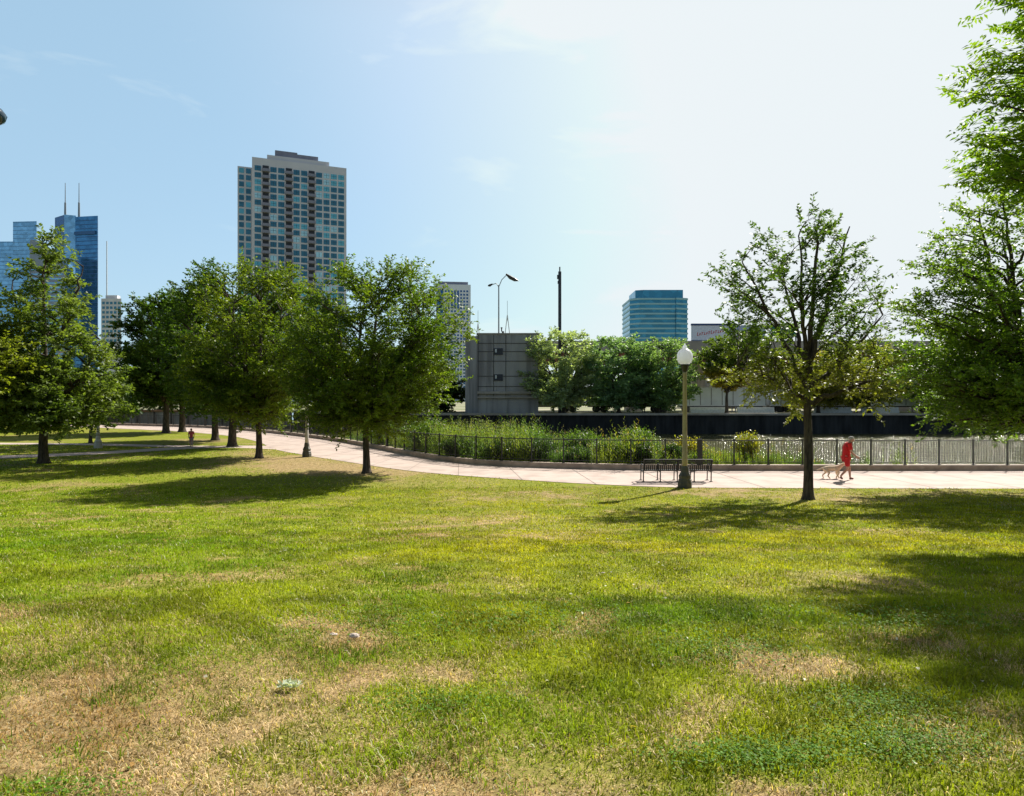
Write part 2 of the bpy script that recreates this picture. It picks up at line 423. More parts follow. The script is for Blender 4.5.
# ------------------------------------------------------------------ grass
def make_blades(n, d0, d1, halfw, hmin, hmax, wmin, wmax, seed, xr=None, dens_dry=1.0):
    g = np.random.default_rng(seed)
    y = np.sqrt(g.random(n)*(d1**2-d0**2)+d0**2)
    if xr: x = g.random(n)*(xr[1]-xr[0])+xr[0]
    else: x = (g.random(n)*2-1)*(y*halfw+0.8)
    ok = ~on_path(x+0.30*(vnoise(x*2.5, y*2.5, 71)-0.5)+0.08*g.normal(size=n), y+0.34*(vnoise(x*3.1, y*3.1, 72)-0.5)+0.08*g.normal(size=n)) & (sdist(x, y, KERB) < -0.2)
    x, y = x[ok], y[ok]; d = dry(x, y); ok = g.random(len(x)) > 0.75*sstep(0.5, 0.9, d)*sstep(14, 24, y); x, y, d = x[ok], y[ok], d[ok]; n = len(x)
    z = ground_z(x, y, np.full(n, -5.0))
    isdry = g.random(n) < d*0.9 + 0.03
    clump = fbm(x*3.0, y*3.0, 21, 3)
    h = (hmin + (hmax-hmin)*g.random(n)**1.5)*(0.35+1.25*clump)*(1-0.1*isdry)*(1-0.2*d)
    w = wmin + (wmax-wmin)*g.random(n); w = w*(1-0.2*isdry)
    a = g.random(n)*2*PI; lean = (0.35+1.0*g.random(n)) + isdry*0.8*g.random(n)
    dx, dy = np.cos(a), np.sin(a); px, py = -dy, dx
    sn, cs = np.sin(lean*0.55), np.cos(lean*0.55); sn2, cs2 = np.sin(np.minimum(lean*1.35, 1.75)), np.cos(np.minimum(lean*1.35, 1.75))
    b = np.stack([x, y, z-0.004], 1)
    m1 = b + np.stack([dx*sn, dy*sn, cs], 1)*(h*0.55)[:, None]
    tip = m1 + np.stack([dx*sn2, dy*sn2, cs2], 1)*(h*0.5)[:, None]; tip[:, 2] = np.maximum(tip[:, 2], z+0.003)
    P = np.stack([px, py, np.zeros(n)], 1)*(w*0.5)[:, None]
    V = np.stack([b-P, b+P, m1-P*0.8, m1+P*0.8, tip], 1).reshape(-1, 3)
    # two faces: quad + tip triangle written as quad strips of triangles
    i = np.arange(n)*5
    F = np.concatenate([np.stack([i, i+1, i+3], 1), np.stack([i, i+3, i+2], 1), np.stack([i+2, i+3, i+4], 1)])
    r = g.random(n)[:, None]; q = fbm(x*0.9, y*0.9, 61, 3)[:, None]; q = np.clip((q-0.5)*2.2+0.5, 0, 1)
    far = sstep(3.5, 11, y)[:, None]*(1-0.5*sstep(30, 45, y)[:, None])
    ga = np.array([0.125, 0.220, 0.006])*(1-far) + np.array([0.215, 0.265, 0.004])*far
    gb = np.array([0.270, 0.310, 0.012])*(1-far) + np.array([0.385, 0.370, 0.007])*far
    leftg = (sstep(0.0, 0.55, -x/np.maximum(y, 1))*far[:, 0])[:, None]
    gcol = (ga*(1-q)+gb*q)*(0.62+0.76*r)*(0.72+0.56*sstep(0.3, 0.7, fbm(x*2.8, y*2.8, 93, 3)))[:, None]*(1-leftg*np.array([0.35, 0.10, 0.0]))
    scol = (np.array([0.46, 0.30, 0.12])*(1-q)+np.array([0.78, 0.62, 0.38])*q)*(0.4+0.9*r**1.3)
    c = np.where(isdry[:, None], scol, gcol)
    pale = (g.random(n) < 0.012+0.05*sstep(0.5, 0.7, fbm(x*1.1, y*1.1, 88, 3)))[:, None]; c = np.where(pale, np.array([0.62, 0.60, 0.42]), c)
    return V, F, np.concatenate([c, c, c])
def merge(parts):
    Vs, Fs, Cs = [], [], []; o = 0
    for (v, f, c) in parts: Vs.append(v); Fs.append(f+o); Cs.append(c); o += len(v)
    return np.concatenate(Vs), np.concatenate(Fs), np.concatenate(Cs)
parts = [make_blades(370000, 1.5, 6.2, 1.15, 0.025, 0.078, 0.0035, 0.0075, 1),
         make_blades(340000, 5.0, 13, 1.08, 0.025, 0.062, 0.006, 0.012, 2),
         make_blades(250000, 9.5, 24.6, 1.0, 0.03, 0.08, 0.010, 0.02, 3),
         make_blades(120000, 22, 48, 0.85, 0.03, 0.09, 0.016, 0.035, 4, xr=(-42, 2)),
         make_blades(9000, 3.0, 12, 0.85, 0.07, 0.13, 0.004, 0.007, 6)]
V, F, C = merge(parts)
tag(link('grass', npmesh('grass', V, F, M['grass'], col=C)), 'sunlit green and straw coloured grass blades of the lawn', 'grass', kind='stuff')

# low leafy clover clumps: one object of ground cover
def leaf_quads(base, dirv, nrm, L, W, fold=0.25):
    """base (n,3), dirv unit (n,3), nrm approx normal (n,3)"""
    side = np.cross(dirv, nrm); side /= np.linalg.norm(side, axis=1)[:, None]+1e-9
    up = np.cross(side, dirv)
    L = L[:, None]; W = W[:, None]
    v0 = base; v1 = base + dirv*L*0.45 + side*W*0.5 + up*W*fold; v2 = base + dirv*L; v3 = base + dirv*L*0.45 - side*W*0.5 + up*W*fold
    n = len(base); V = np.stack([v0, v1, v2, v3], 1).reshape(-1, 3)
    return V, np.arange(n*4).reshape(n, 4)
def unit(v): return v/(np.linalg.norm(v, axis=1)[:, None]+1e-9)
g = np.random.default_rng(77)
cl = []
for (cx, cy, rx, ry, k) in [(1.15, 3.05, .36, .13, 1500), (1.9, 3.15, .42, .2, 1700), (2.05, 3.6, .35, .2, 1100), (-0.4, 3.65, .35, .18, 700), (1.5, 4.6, .6, .35, 800), (-1.9, 2.75, .25, .1, 400), (-0.15, 5.3, 1.4, .6, 1500), (3.2, 5.4, .8, .5, 1100)]:
    x = cx + rx*g.normal(size=k)*0.6; y = cy + ry*g.normal(size=k)*0.6
    z = ground_z(x, y, np.full(k, -5.0)) + 0.01 + 0.045*g.random(k)
    sc = np.clip(cy/3.5, 1, 2)
    dv = unit(np.stack([g.normal(size=k), g.normal(size=k), 0.3*g.random(k)], 1))
    nr = unit(np.stack([0.4*g.normal(size=k), 0.4*g.normal(size=k), np.ones(k)], 1))
    v, f = leaf_quads(np.stack([x, y, z], 1), dv, nr, (0.010+0.010*g.random(k))*sc, (0.009+0.007*g.random(k))*sc, 0.1)
    c = np.array([0.12, 0.24, 0.025])*(0.6+0.8*g.random(k))[:, None]
    cl.append((v, f, c))
V, F, C = merge(cl)
tag(link('clover', npmesh('clover', V, F, M['grass'], col=C)), 'low broad leaved clover growing in patches through the lawn', 'clover', kind='stuff')

g = np.random.default_rng(78); k = 2600
y = np.sqrt(g.random(k)*(24**2-2.2**2)+2.2**2); x = (g.random(k)*2-1)*(y*0.85+0.5); z = ground_z(x, y, np.full(k, -5.0))+0.02+0.02*g.random(k)
V, F = leaf_quads(np.stack([x, y, z], 1), unit(np.stack([g.normal(size=k), g.normal(size=k), 0.2*g.normal(size=k)], 1)), unit(np.stack([0.5*g.normal(size=k), 0.5*g.normal(size=k), np.ones(k)], 1)), 0.02+0.03*g.random(k), 0.012+0.014*g.random(k), 0.2)
pick = g.random(k)[:, None]; C = np.where(pick < 0.45, np.array([0.34, 0.20, 0.06]), np.where(pick < 0.7, np.array([0.45, 0.36, 0.08]), np.array([0.72, 0.70, 0.58])))*(0.6+0.6*g.random(k))[:, None]
tag(link('fallen_leaves', npmesh('fallen_leaves', V, F, M['grass'], col=C)), 'small dry fallen leaves and white clover heads scattered over the lawn', 'fallen leaves', kind='stuff')

# ------------------------------------------------------------------ trees
def bez(a, c, b, n):
    t = np.linspace(0, 1, n)[:, None]; return a*(1-t)**2 + 2*c*t*(1-t) + b*t*t

class Wood:
    def __init__(s): s.V = []; s.F = []; s.o = 0
    def tube(s, P, r, n):
        P = np.asarray(P); k = len(P)
        t = np.gradient(P, axis=0); t = unit(t)
        ref = np.array([0.31, 0.22, 0.92]) if abs(t[0, 2]) < 0.8 else np.array([1.0, 0.1, 0.0])
        u = unit(np.cross(t, ref)); w = np.cross(t, u)
        a = np.arange(n)*2*PI/n
        ring = (u[:, None, :]*np.cos(a)[None, :, None] + w[:, None, :]*np.sin(a)[None, :, None])*np.asarray(r)[:, None, None] + P[:, None, :]
        s.V.append(ring.reshape(-1, 3))
        i = np.arange(k-1)[:, None]*n; j = np.arange(n)[None, :]; j2 = (j+1) % n
        s.F.append(np.stack([i+j, i+j2, i+n+j2, i+n+j], -1).reshape(-1, 4)+s.o); s.o += k*n

def make_tree(name, label, base, H, z0, prof, R0, nlimb=46, seed=1, fork=None, nmain=5, leaf=(0.12, 0.07), nleaf=9, cols=((0.05, 0.10, 0.012), (0.12, 0.17, 0.02)),
              trunk_r=0.17, style='plain', off=(0, 0), asc=0.55, sec_step=0.30, twig_step=0.16, bark='bark', group=None, mains=None, spike=0.12, leafy=1.0, bare=None,
              squash=(1, 1), inner=0.35, cat='tree', droop=0.0, lean=(0, 0), gap=0.0, cols_low=None, gain=(1.28, 1.36, 1.12)):
    g = np.random.default_rng(seed)
    root = empty(name, (base[0], base[1], base[2] if len(base) > 2 else gz(base[0], base[1])))
    tag(root, label, cat, group)
    fork = fork if fork is not None else z0+0.4
    wood = Wood(); pt, pr = np.array([p[0] for p in prof]), np.array([p[1] for p in prof])
    def Rr(t): return np.interp(t, pt, pr)*R0
    # trunk with root flare
    tz = np.array([-0.15, 0.0, 0.12, 0.35, 0.8] + list(np.linspace(1.2, fork, 6)))
    tz = np.unique(np.minimum(tz, fork)); wob = 0.05*np.sin(tz*1.3+seed)
    TP = np.stack([wob*tz/fork + lean[0]*tz/fork, 0.6*wob*tz/fork + lean[1]*tz/fork, tz], 1)
    tr = trunk_r*(1-0.30*np.clip(tz/fork, 0, 1)) + trunk_r*0.5*np.exp(-np.maximum(tz, 0)/0.16)
    wood.tube(TP, tr, 12)
    F0 = TP[-1]
    ML = []
    if mains is None:
        mains = []
        H = H-0.35; lead_top = np.array([off[0]*0.7, off[1]*0.7, H*0.90])
        mains.append([F0, (F0+lead_top)/2 + np.array([0.12, 0.05, 0]), lead_top])
        for i in range(nmain-1):
            a = 2*PI*(i+0.3*g.random())/(max(1, nmain-1)) + seed
            t = 0.62+0.25*g.random(); zz = z0+(H-z0)*t; rr = Rr(t)*0.62
            T = np.array([math.cos(a)*rr*squash[0]+off[0], math.sin(a)*rr*squash[1]+off[1], zz])
            q = F0 + np.array([0, 0, g.random()*0.25*(H-fork)*0.6]); C = q*0.5+T*0.5 + np.array([math.cos(a), math.sin(a), 0])*rr*0.22
            mains.append([q, C, T])
    for i, m_ in enumerate(mains):
        if len(m_) == 3: P = bez(np.array(m_[0], float), np.array(m_[1], float), np.array(m_[2], float), 14)
        else: P = np.array(m_, float); P = np.stack([np.interp(np.linspace(0, len(P)-1, 14), np.arange(len(P)), P[:, k]) for k in range(3)], 1)
        P = P + np.concatenate([np.zeros((1, 3)), g.normal(size=(13, 3))*0.035])
        r = trunk_r*(0.62 if i == 0 else 0.48)*(1-np.linspace(0, 1, 14))**0.8 + 0.018
        wood.tube(P, r, 8); ML.append(P)
    MP = np.concatenate(ML)
    # limb targets through the envelope
    lim = []
    tq = np.linspace(0, 0.985, 60); wq = (Rr(tq)/R0)**1.1+0.22; cdf = np.cumsum(wq); cdf = (cdf-cdf[0])/(cdf[-1]-cdf[0])
    perm = g.permutation(nlimb)
    for i in range(nlimb):
        t = float(np.interp((i+0.5+0.4*g.normal())/nlimb, cdf, tq))
        a = perm[i]*2.39996+seed*1.7+0.3*g.normal()
        k = (0.86+0.20*g.random()) if g.random() > inner else (0.4+0.4*g.random())
        if g.random() < gap: k *= 0.6
        rr = Rr(t)*k
        T = np.array([math.cos(a)*rr*squash[0]+off[0]*t, math.sin(a)*rr*squash[1]+off[1]*t, z0+(H-z0)*t+0.35*spike*g.normal()*(t > 0.5)])
        Q = MP[:]; hd = np.linalg.norm(Q[:, :2]-T[:2], axis=1); want = T[2]-asc*hd
        cost = hd + 1.6*np.abs(Q[:, 2]-np.maximum(want, fork))
        q = Q[int(np.argmin(cost))]
        lim.append((q, T))
    tw_b, tw_d, tw_l, tw_bare = [], [], [], []
    sec = []
    for q, T in lim:
        L = np.linalg.norm(T-q)
        if L < 0.3: continue
        c = (q+T)/2 + np.array([0, 0, (0.10-droop)*L]) + g.normal(size=3)*0.05*L
        P = bez(q, c, T, max(5, int(L/0.35)+3)); P[1:-1] += g.normal(size=(len(P)-2, 3))*0.02
        r0 = min(0.05, 0.010+0.014*L)*trunk_r/0.17; wood.tube(P, np.linspace(r0, 0.006, len(P)), 5)
        isb = bare is not None and bare(T)
        ns = max(3, int(L/sec_step)); side = 1
        for k in range(ns):
            t = 0.18+0.82*(k+g.random()*0.6)/ns; t = min(t, 1.0)
            f = t*(len(P)-1); i0 = min(int(f), len(P)-2); p = P[i0]+(P[i0+1]-P[i0])*(f-i0)
            tg = P[i0+1]-P[i0]; tg = tg/np.linalg.norm(tg); lat = np.cross(tg, [0, 0, 1.0]); lat /= np.linalg.norm(lat)+1e-6
            side = -side
            up2 = np.cross(lat, tg); ph = g.normal()*0.85 + (0 if side > 0 else PI)
            d = tg*0.65 + (lat*math.cos(ph)+up2*math.sin(ph))*(0.5+0.5*g.random()) + np.array([0, 0, 0.14+0.1*g.normal()-droop]); d /= np.linalg.norm(d)
            sl = (0.45+0.5*(1-t))*min(L, 2.4)*0.42*(0.6+0.7*g.random())+0.15
            sec.append((p, d, sl, isb))
        sec.append((T, (P[-1]-P[-2])/np.linalg.norm(P[-1]-P[-2]), 0.25+0.25*g.random(), isb))
    for p, d, sl, isb in sec:
        e = p+d*sl + np.array([0, 0, -droop*sl*0.6]); wood.tube(np.stack([p, (p+e)/2+g.normal(size=3)*0.03, e]), [0.007, 0.005, 0.003], 3)
        nt_ = max(2, int(sl/twig_step)); side = 1
        for k in range(nt_+1):
            t = (k+0.6)/(nt_+0.6); side = -side; pp = p+(e-p)*t
            lat = np.cross(d, [0, 0, 1.0]); lat /= np.linalg.norm(lat)+1e-6
            dd = (d*0.6 + lat*side*0.6 + g.normal(size=3)*0.42) if k < nt_ else d + g.normal(size=3)*0.2
            dd = dd/np.linalg.norm(dd); tw_b.append(pp); tw_d.append(dd); tw_l.append(0.18+0.24*g.random()); tw_bare.append(isb)
    B = np.array(tw_b); Dv = np.array(tw_d); Ln = np.array(tw_l); bareflag = np.array(tw_bare)
    if bareflag.any():
        for b_, d_, l_ in zip(B[bareflag], Dv[bareflag], Ln[bareflag]): wood.tube(np.stack([b_, b_+d_*l_]), [0.006, 0.003], 3)
    B, Dv, Ln = B[~bareflag], Dv[~bareflag], Ln[~bareflag]
    # clumpiness: drop some twigs by a 3-D noise
    nz = (vnoise(B[:, 0]*0.9+B[:, 2]*0.5+seed, B[:, 1]*0.9-B[:, 2]*0.7, seed)+vnoise(B[:, 2]*1.1, B[:, 0]*1.1+B[:, 1], seed+5))/2
    kp = (g.random(len(B)) < leafy) & (nz > 0.5-0.5*(1-gap)*1.0)
    B, Dv, Ln, nz = B[kp], Dv[kp], Ln[kp], nz[kp]
    n = len(B); k = nleaf
    tt = (np.arange(k)[None, :]+0.4)/k*np.ones((n, 1))
    base_ = B[:, None, :] + Dv[:, None, :]*(Ln[:, None]*tt)[..., None]
    side = np.where(np.arange(k) % 2 == 0, 1.0, -1.0)[None, :, None]*np.ones((n, 1, 1))
    lat = unit(np.cross(Dv, np.array([0.05, 0.02, 1.0])))[:, None, :]
    jit = g.normal(size=(n, k, 3))
    if style == 'pinnate':
        ld = Dv[:, None, :]*0.35 + lat*side*0.95 + jit*0.10 + np.array([0, 0, -0.25])
    else:
        ld = Dv[:, None, :]*0.55 + lat*side*0.75 + jit*0.38 + np.array([0, 0, -0.12-droop])
    ld = unit(ld.reshape(-1, 3)); base_ = base_.reshape(-1, 3) + (g.normal(size=(n*k, 3))*0.015)
    nr = unit(g.normal(size=(n*k, 3))*(0.35 if style == 'pinnate' else 0.7) + np.array([0, 0, 1.0]))
    sz = 0.7+0.6*g.random(n*k)
    LV, LF = leaf_quads(base_, ld, nr, leaf[0]*sz, leaf[1]*sz, 0.18)
    c1, c2 = np.array(cols[0]), np.array(cols[1])
    zt = np.clip((base_[:, 2]-z0)/(H-z0), 0, 1)
    if cols_low is not None:
        wlow = (1-sstep(0.15, 0.4, zt))[:, None]; c1 = c1*(1-wlow)+np.array(cols_low[0])*wlow; c2 = c2*(1-wlow)+np.array(cols_low[1])*wlow
    q = np.repeat(np.clip((nz-0.5)*1.6+0.5, 0, 1), k)[:, None]*0.6+0.4*g.random(n*k)[:, None]
    C = (c1*(1-q)+c2*q)*(0.7+0.6*g.random(n*k))[:, None]*np.array(gain)
    wv, wf = np.concatenate(wood.V), np.concatenate(wood.F)
    link('trunk', npmesh('trunk', wv, wf, M[bark], smooth=True), root)
    link('crown', npmesh('crown', LV, LF, M['leaf'], col=C), root)
    print(name, 'leaves', n*k)
    return root

ROUND = [(0, 0.35), (0.1, 0.72), (0.25, 0.95), (0.42, 1.0), (0.62, 0.95), (0.8, 0.82), (0.93, 0.58), (1, 0.25)]
CONE = [(0, 0.75), (0.08, 1.0), (0.25, 0.98), (0.45, 0.75), (0.65, 0.5), (0.82, 0.28), (1, 0.08)]
VASE = [(0, 0.3), (0.15, 0.7), (0.35, 0.95), (0.6, 1.0), (0.8, 0.8), (0.93, 0.5), (1, 0.2)]
LAWN_G = 'shade trees planted along the lawn'
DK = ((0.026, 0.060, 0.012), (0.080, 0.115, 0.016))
EG = ((0.040, 0.080, 0.012), (0.135, 0.165, 0.020))
# the elm nearest the curving path
make_tree('shade_tree', 'round leafy green tree with slim straight trunk on dry grass beside the path bend', (-6.55, 29.3), 9.8, 1.8, ROUND, 4.0, nlimb=235, seed=3, fork=2.2, nmain=6,
          cols=EG, off=(0.8, 0), trunk_r=0.17, nleaf=10, spike=.5, leaf=(0.135, 0.07), group=LAWN_G, asc=0.75)
make_tree('shade_tree', 'yellow green crowned tree standing left of the short lamp post, below the tall tower', (-14.4, 37.0), 11.5, 1.7, ROUND, 3.9, nlimb=150, seed=8, fork=2.5, nmain=6,
          cols=((0.045, 0.085, 0.012), (0.16, 0.18, 0.02)), trunk_r=0.19, nleaf=10, leaf=(0.15, 0.08), spike=.5, group=LAWN_G, asc=0.75)
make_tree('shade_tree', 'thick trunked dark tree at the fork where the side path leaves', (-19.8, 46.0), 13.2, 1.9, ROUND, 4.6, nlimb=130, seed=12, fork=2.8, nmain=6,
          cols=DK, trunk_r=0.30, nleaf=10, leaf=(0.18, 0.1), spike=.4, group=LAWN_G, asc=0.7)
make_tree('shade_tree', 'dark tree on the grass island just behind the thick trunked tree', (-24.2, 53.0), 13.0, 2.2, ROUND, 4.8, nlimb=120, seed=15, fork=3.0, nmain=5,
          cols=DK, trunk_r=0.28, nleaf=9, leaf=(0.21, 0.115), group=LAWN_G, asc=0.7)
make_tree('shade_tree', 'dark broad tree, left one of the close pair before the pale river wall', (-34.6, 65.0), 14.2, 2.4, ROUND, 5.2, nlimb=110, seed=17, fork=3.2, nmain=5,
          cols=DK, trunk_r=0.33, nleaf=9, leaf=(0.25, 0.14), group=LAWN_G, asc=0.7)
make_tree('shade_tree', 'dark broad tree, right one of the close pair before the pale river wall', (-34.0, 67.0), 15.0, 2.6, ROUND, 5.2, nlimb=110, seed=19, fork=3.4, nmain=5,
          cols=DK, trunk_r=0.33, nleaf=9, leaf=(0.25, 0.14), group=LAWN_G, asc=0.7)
make_tree('oak_tree', 'pointed tree with pale glossy leaves and two leading tips before the blue towers', (-24.5, 34.0), 12.3, 1.75, CONE, 3.7, nlimb=170, seed=23, fork=2.2, nmain=1,
          cols=((0.060, 0.095, 0.022), (0.16, 0.19, 0.055)), trunk_r=0.24, nleaf=8, leaf=(0.19, 0.11), asc=0.45, spike=0.6, inner=0.3, gap=0.06, off=(0.3, 0),
          mains=[[(0, 0, 2.1), (0.1, 0, 7), (0.0, 0, 11.2)], [(0.1, 0, 5.0), (1.6, 0, 8), (2.0, 0.1, 10.3)], [(0, 0, 4.0), (-1.4, 0.3, 6.5), (-1.9, 0.3, 9.6)], [(0, 0, 3), (2, 0.2, 4), (2.6, 0.5, 6.5)]])
make_tree('oak_tree', 'yellow green tree cut off by the left edge, in front of the pointed tree', (-26.6, 30.0), 9.2, 2.2, ROUND, 3.6, nlimb=120, seed=29, fork=2.6, nmain=5,
          cols=((0.10, 0.13, 0.02), (0.24, 0.24, 0.035)), trunk_r=0.2, nleaf=9, leaf=(0.17, 0.09), asc=0.5)
make_tree('young_tree', 'thin dark stemmed young tree between the side paths, left of the pale lamp post', (-32.3, 49.8), 6.0, 1.8, ROUND, 1.9, nlimb=30, seed=31, fork=2.0, nmain=4,
          cols=DK, trunk_r=0.12, nleaf=9, leaf=(0.16, 0.09))
# the airy tree right of the lamp
bt = lambda T: (T[0] > 1.15 and 4.9 < T[2] < 7.6) 
make_tree('honey_locust_tree', 'airy sparse tree with forked dark limbs and some bare twigs beside the man in red', (9.75, 21.4), 9.2, 3.0,
          [(0, 0.75), (0.15, 1.0), (0.3, 0.85), (0.5, 0.95), (0.7, 0.95), (0.85, 0.68), (1, 0.28)], 2.6, nlimb=100, seed=38, fork=3.6, nmain=6,
          cols=((0.028, 0.058, 0.016), (0.085, 0.125, 0.030)), cols_low=((0.075, 0.085, 0.02), (0.22, 0.21, 0.05)), trunk_r=0.155, nleaf=13, leaf=(0.13, 0.06), asc=0.8, spike=0.6, inner=0.25, leafy=0.95, gap=0.12, off=(-0.25, 0), sec_step=0.38,
          bare=bt, mains=[[(0, 0, 3.5), (0.1, 0.1, 6), (0.35, 0, 9.4)], [(0, 0, 3.6), (-0.9, 0.1, 5.5), (-2.1, 0.2, 7.9)], [(0, 0, 4.2), (0.5, -0.2, 6.4), (1.25, -0.2, 9.0)],
                          [(0, 0, 3.7), (1.3, 0.2, 4.4), (2.55, 0.3, 6.1)], [(0, 0, 3.9), (-0.5, -0.8, 5.6), (-0.9, -1.4, 8.3)], [(0, 0, 3.9), (0.1, 0.9, 5.6), (-0.3, 1.6, 8.0)],
                          [(0, 0, 3.3), (-1.2, 0.4, 4.0), (-2.2, 0.3, 4.4)], [(0, 0, 3.2), (1.0, -0.5, 3.6), (1.9, -0.8, 4.0)]])
make_tree('shade_tree', 'big dense green tree at the right edge with low spreading limbs by the path', (18.0, 22.3), 11.9, 2.0,
          [(0, 0.55), (0.1, 0.85), (0.25, 1.0), (0.42, 1.0), (0.6, 0.86), (0.78, 0.66), (0.92, 0.4), (1, 0.15)], 4.4, nlimb=250, seed=41, fork=2.6, nmain=7, cols=((0.040, 0.085, 0.014), (0.14, 0.18, 0.03)),
          trunk_r=0.24, nleaf=9, leaf=(0.135, 0.068), asc=0.5, spike=0.4, gap=0.0, off=(-0.2, 0), group=LAWN_G, gain=(1.4, 1.55, 1.15))
make_tree('ash_tree', 'tall near tree with long feathery leaf sprays overhanging the upper right corner', (12.3, 11.8), 12.9, 6.0,
          [(0, 0.5), (0.15, 0.9), (0.35, 1.0), (0.6, 0.88), (0.8, 0.62), (1, 0.3)], 3.3, gain=(1.28, 1.42, 1.1), nlimb=230, seed=43, fork=5.2, nmain=7, cols=((0.06, 0.13, 0.02), (0.26, 0.30, 0.035)),
          trunk_r=0.26, nleaf=12, leaf=(0.16, 0.05), style='pinnate', asc=0.5, spike=0.5, gap=0.03, sec_step=0.30, twig_step=0.15)

FAR_G = 'trees on the far river bank'
WIL = ((0.18, 0.22, 0.17), (0.34, 0.37, 0.30))
make_tree('willow_tree', 'grey green willow leaning over the river in front of the concrete block', (7.6, 95.5, 1.38), 12.6, 0.8, ROUND, 5.8, nlimb=170, seed=51, fork=2.2, nmain=7, cols=WIL, trunk_r=0.32,
          nleaf=8, leaf=(0.36, 0.17), bark='bark_far', group=FAR_G, asc=0.7, sec_step=0.45, twig_step=0.26, off=(-0.8, 0), spike=.6, inner=.3)
make_tree('willow_tree', 'teal green bushy tree on the far bank between the willow and the lamp', (15.6, 95.0, 1.38), 11.6, 0.6, ROUND, 5.6, nlimb=170, seed=53, fork=1.8, nmain=7, cols=((0.09, 0.16, 0.11), (0.22, 0.30, 0.21)), trunk_r=0.3,
          nleaf=8, leaf=(0.36, 0.17), bark='bark_far', group=FAR_G, asc=0.6, sec_step=0.45, twig_step=0.26, inner=.3)
make_tree('willow_tree', 'rounded mid green tree on the far bank just left of the lamp globe', (21.5, 95.8, 1.38), 11.4, 0.6, ROUND, 5.8, nlimb=170, seed=57, fork=1.8, nmain=7, cols=((0.09, 0.15, 0.09), (0.23, 0.30, 0.17)), trunk_r=0.3,
          nleaf=8, leaf=(0.36, 0.17), bark='bark_far', group=FAR_G, asc=0.6, sec_step=0.45, twig_step=0.26, inner=.3, off=(0.8, 0))
make_tree('maple_tree', 'small far bank tree turning yellow in front of the white trailers', (31.0, 93.8, 1.38), 12.2, 4.0, VASE, 4.6, nlimb=130, seed=59, fork=2.6, nmain=6, cols=((0.05, 0.085, 0.02), (0.12, 0.15, 0.03)),
          cols_low=((0.20, 0.15, 0.03), (0.30, 0.22, 0.04)), trunk_r=0.26, nleaf=8, leaf=(0.34, 0.2), bark='bark_far', asc=0.7, sec_step=0.5, twig_step=0.3, off=(1.6, 0))
for (x, y, H, r, sd, cc, lb) in [(45.0, 95.5, 9.5, 4.2, 61, ((0.14, 0.13, 0.03), (0.27, 0.23, 0.05)), 'olive yellow tree on the far bank, behind the airy tree'),
                                 (53.0, 96.5, 11.5, 5.2, 63, ((0.12, 0.13, 0.03), (0.26, 0.25, 0.07)), 'pale yellow green tree on the far bank above the man in red'),
                                 (64.0, 97, 11.0, 5.0, 67, ((0.05, 0.09, 0.03), (0.13, 0.18, 0.05)), 'green far bank tree behind the big tree at the right edge')]:
    make_tree('bank_tree', lb, (x, y, 1.38), H, 0.8, ROUND, r, nlimb=140, seed=sd, fork=2.2, nmain=6, cols=cc, trunk_r=0.25, nleaf=8, leaf=(0.32, 0.17), bark='bark_far', group=FAR_G, asc=0.6, sec_step=0.5, twig_step=0.3)
BK_G = 'background trees left of the river'
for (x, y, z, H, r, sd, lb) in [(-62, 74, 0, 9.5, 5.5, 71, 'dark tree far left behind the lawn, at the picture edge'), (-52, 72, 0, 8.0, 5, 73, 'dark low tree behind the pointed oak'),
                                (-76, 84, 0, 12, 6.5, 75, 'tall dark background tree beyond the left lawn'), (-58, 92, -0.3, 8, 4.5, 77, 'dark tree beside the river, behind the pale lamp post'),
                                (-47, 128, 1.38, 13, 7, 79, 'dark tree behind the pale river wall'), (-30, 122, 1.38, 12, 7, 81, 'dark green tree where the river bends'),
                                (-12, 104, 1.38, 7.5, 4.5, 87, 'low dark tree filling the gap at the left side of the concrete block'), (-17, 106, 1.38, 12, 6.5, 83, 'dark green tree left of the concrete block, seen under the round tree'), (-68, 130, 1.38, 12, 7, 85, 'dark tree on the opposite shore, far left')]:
    make_tree('background_tree', lb, (x, y, z), H, 0.2, ROUND, r, nlimb=120, seed=sd, fork=1.8, nmain=5, cols=((0.022, 0.05, 0.015), (0.06, 0.095, 0.02)), trunk_r=0.3, nleaf=8, leaf=(0.5, 0.3), bark='bark_far', group=BK_G, asc=0.5, sec_step=0.7, twig_step=0.4)

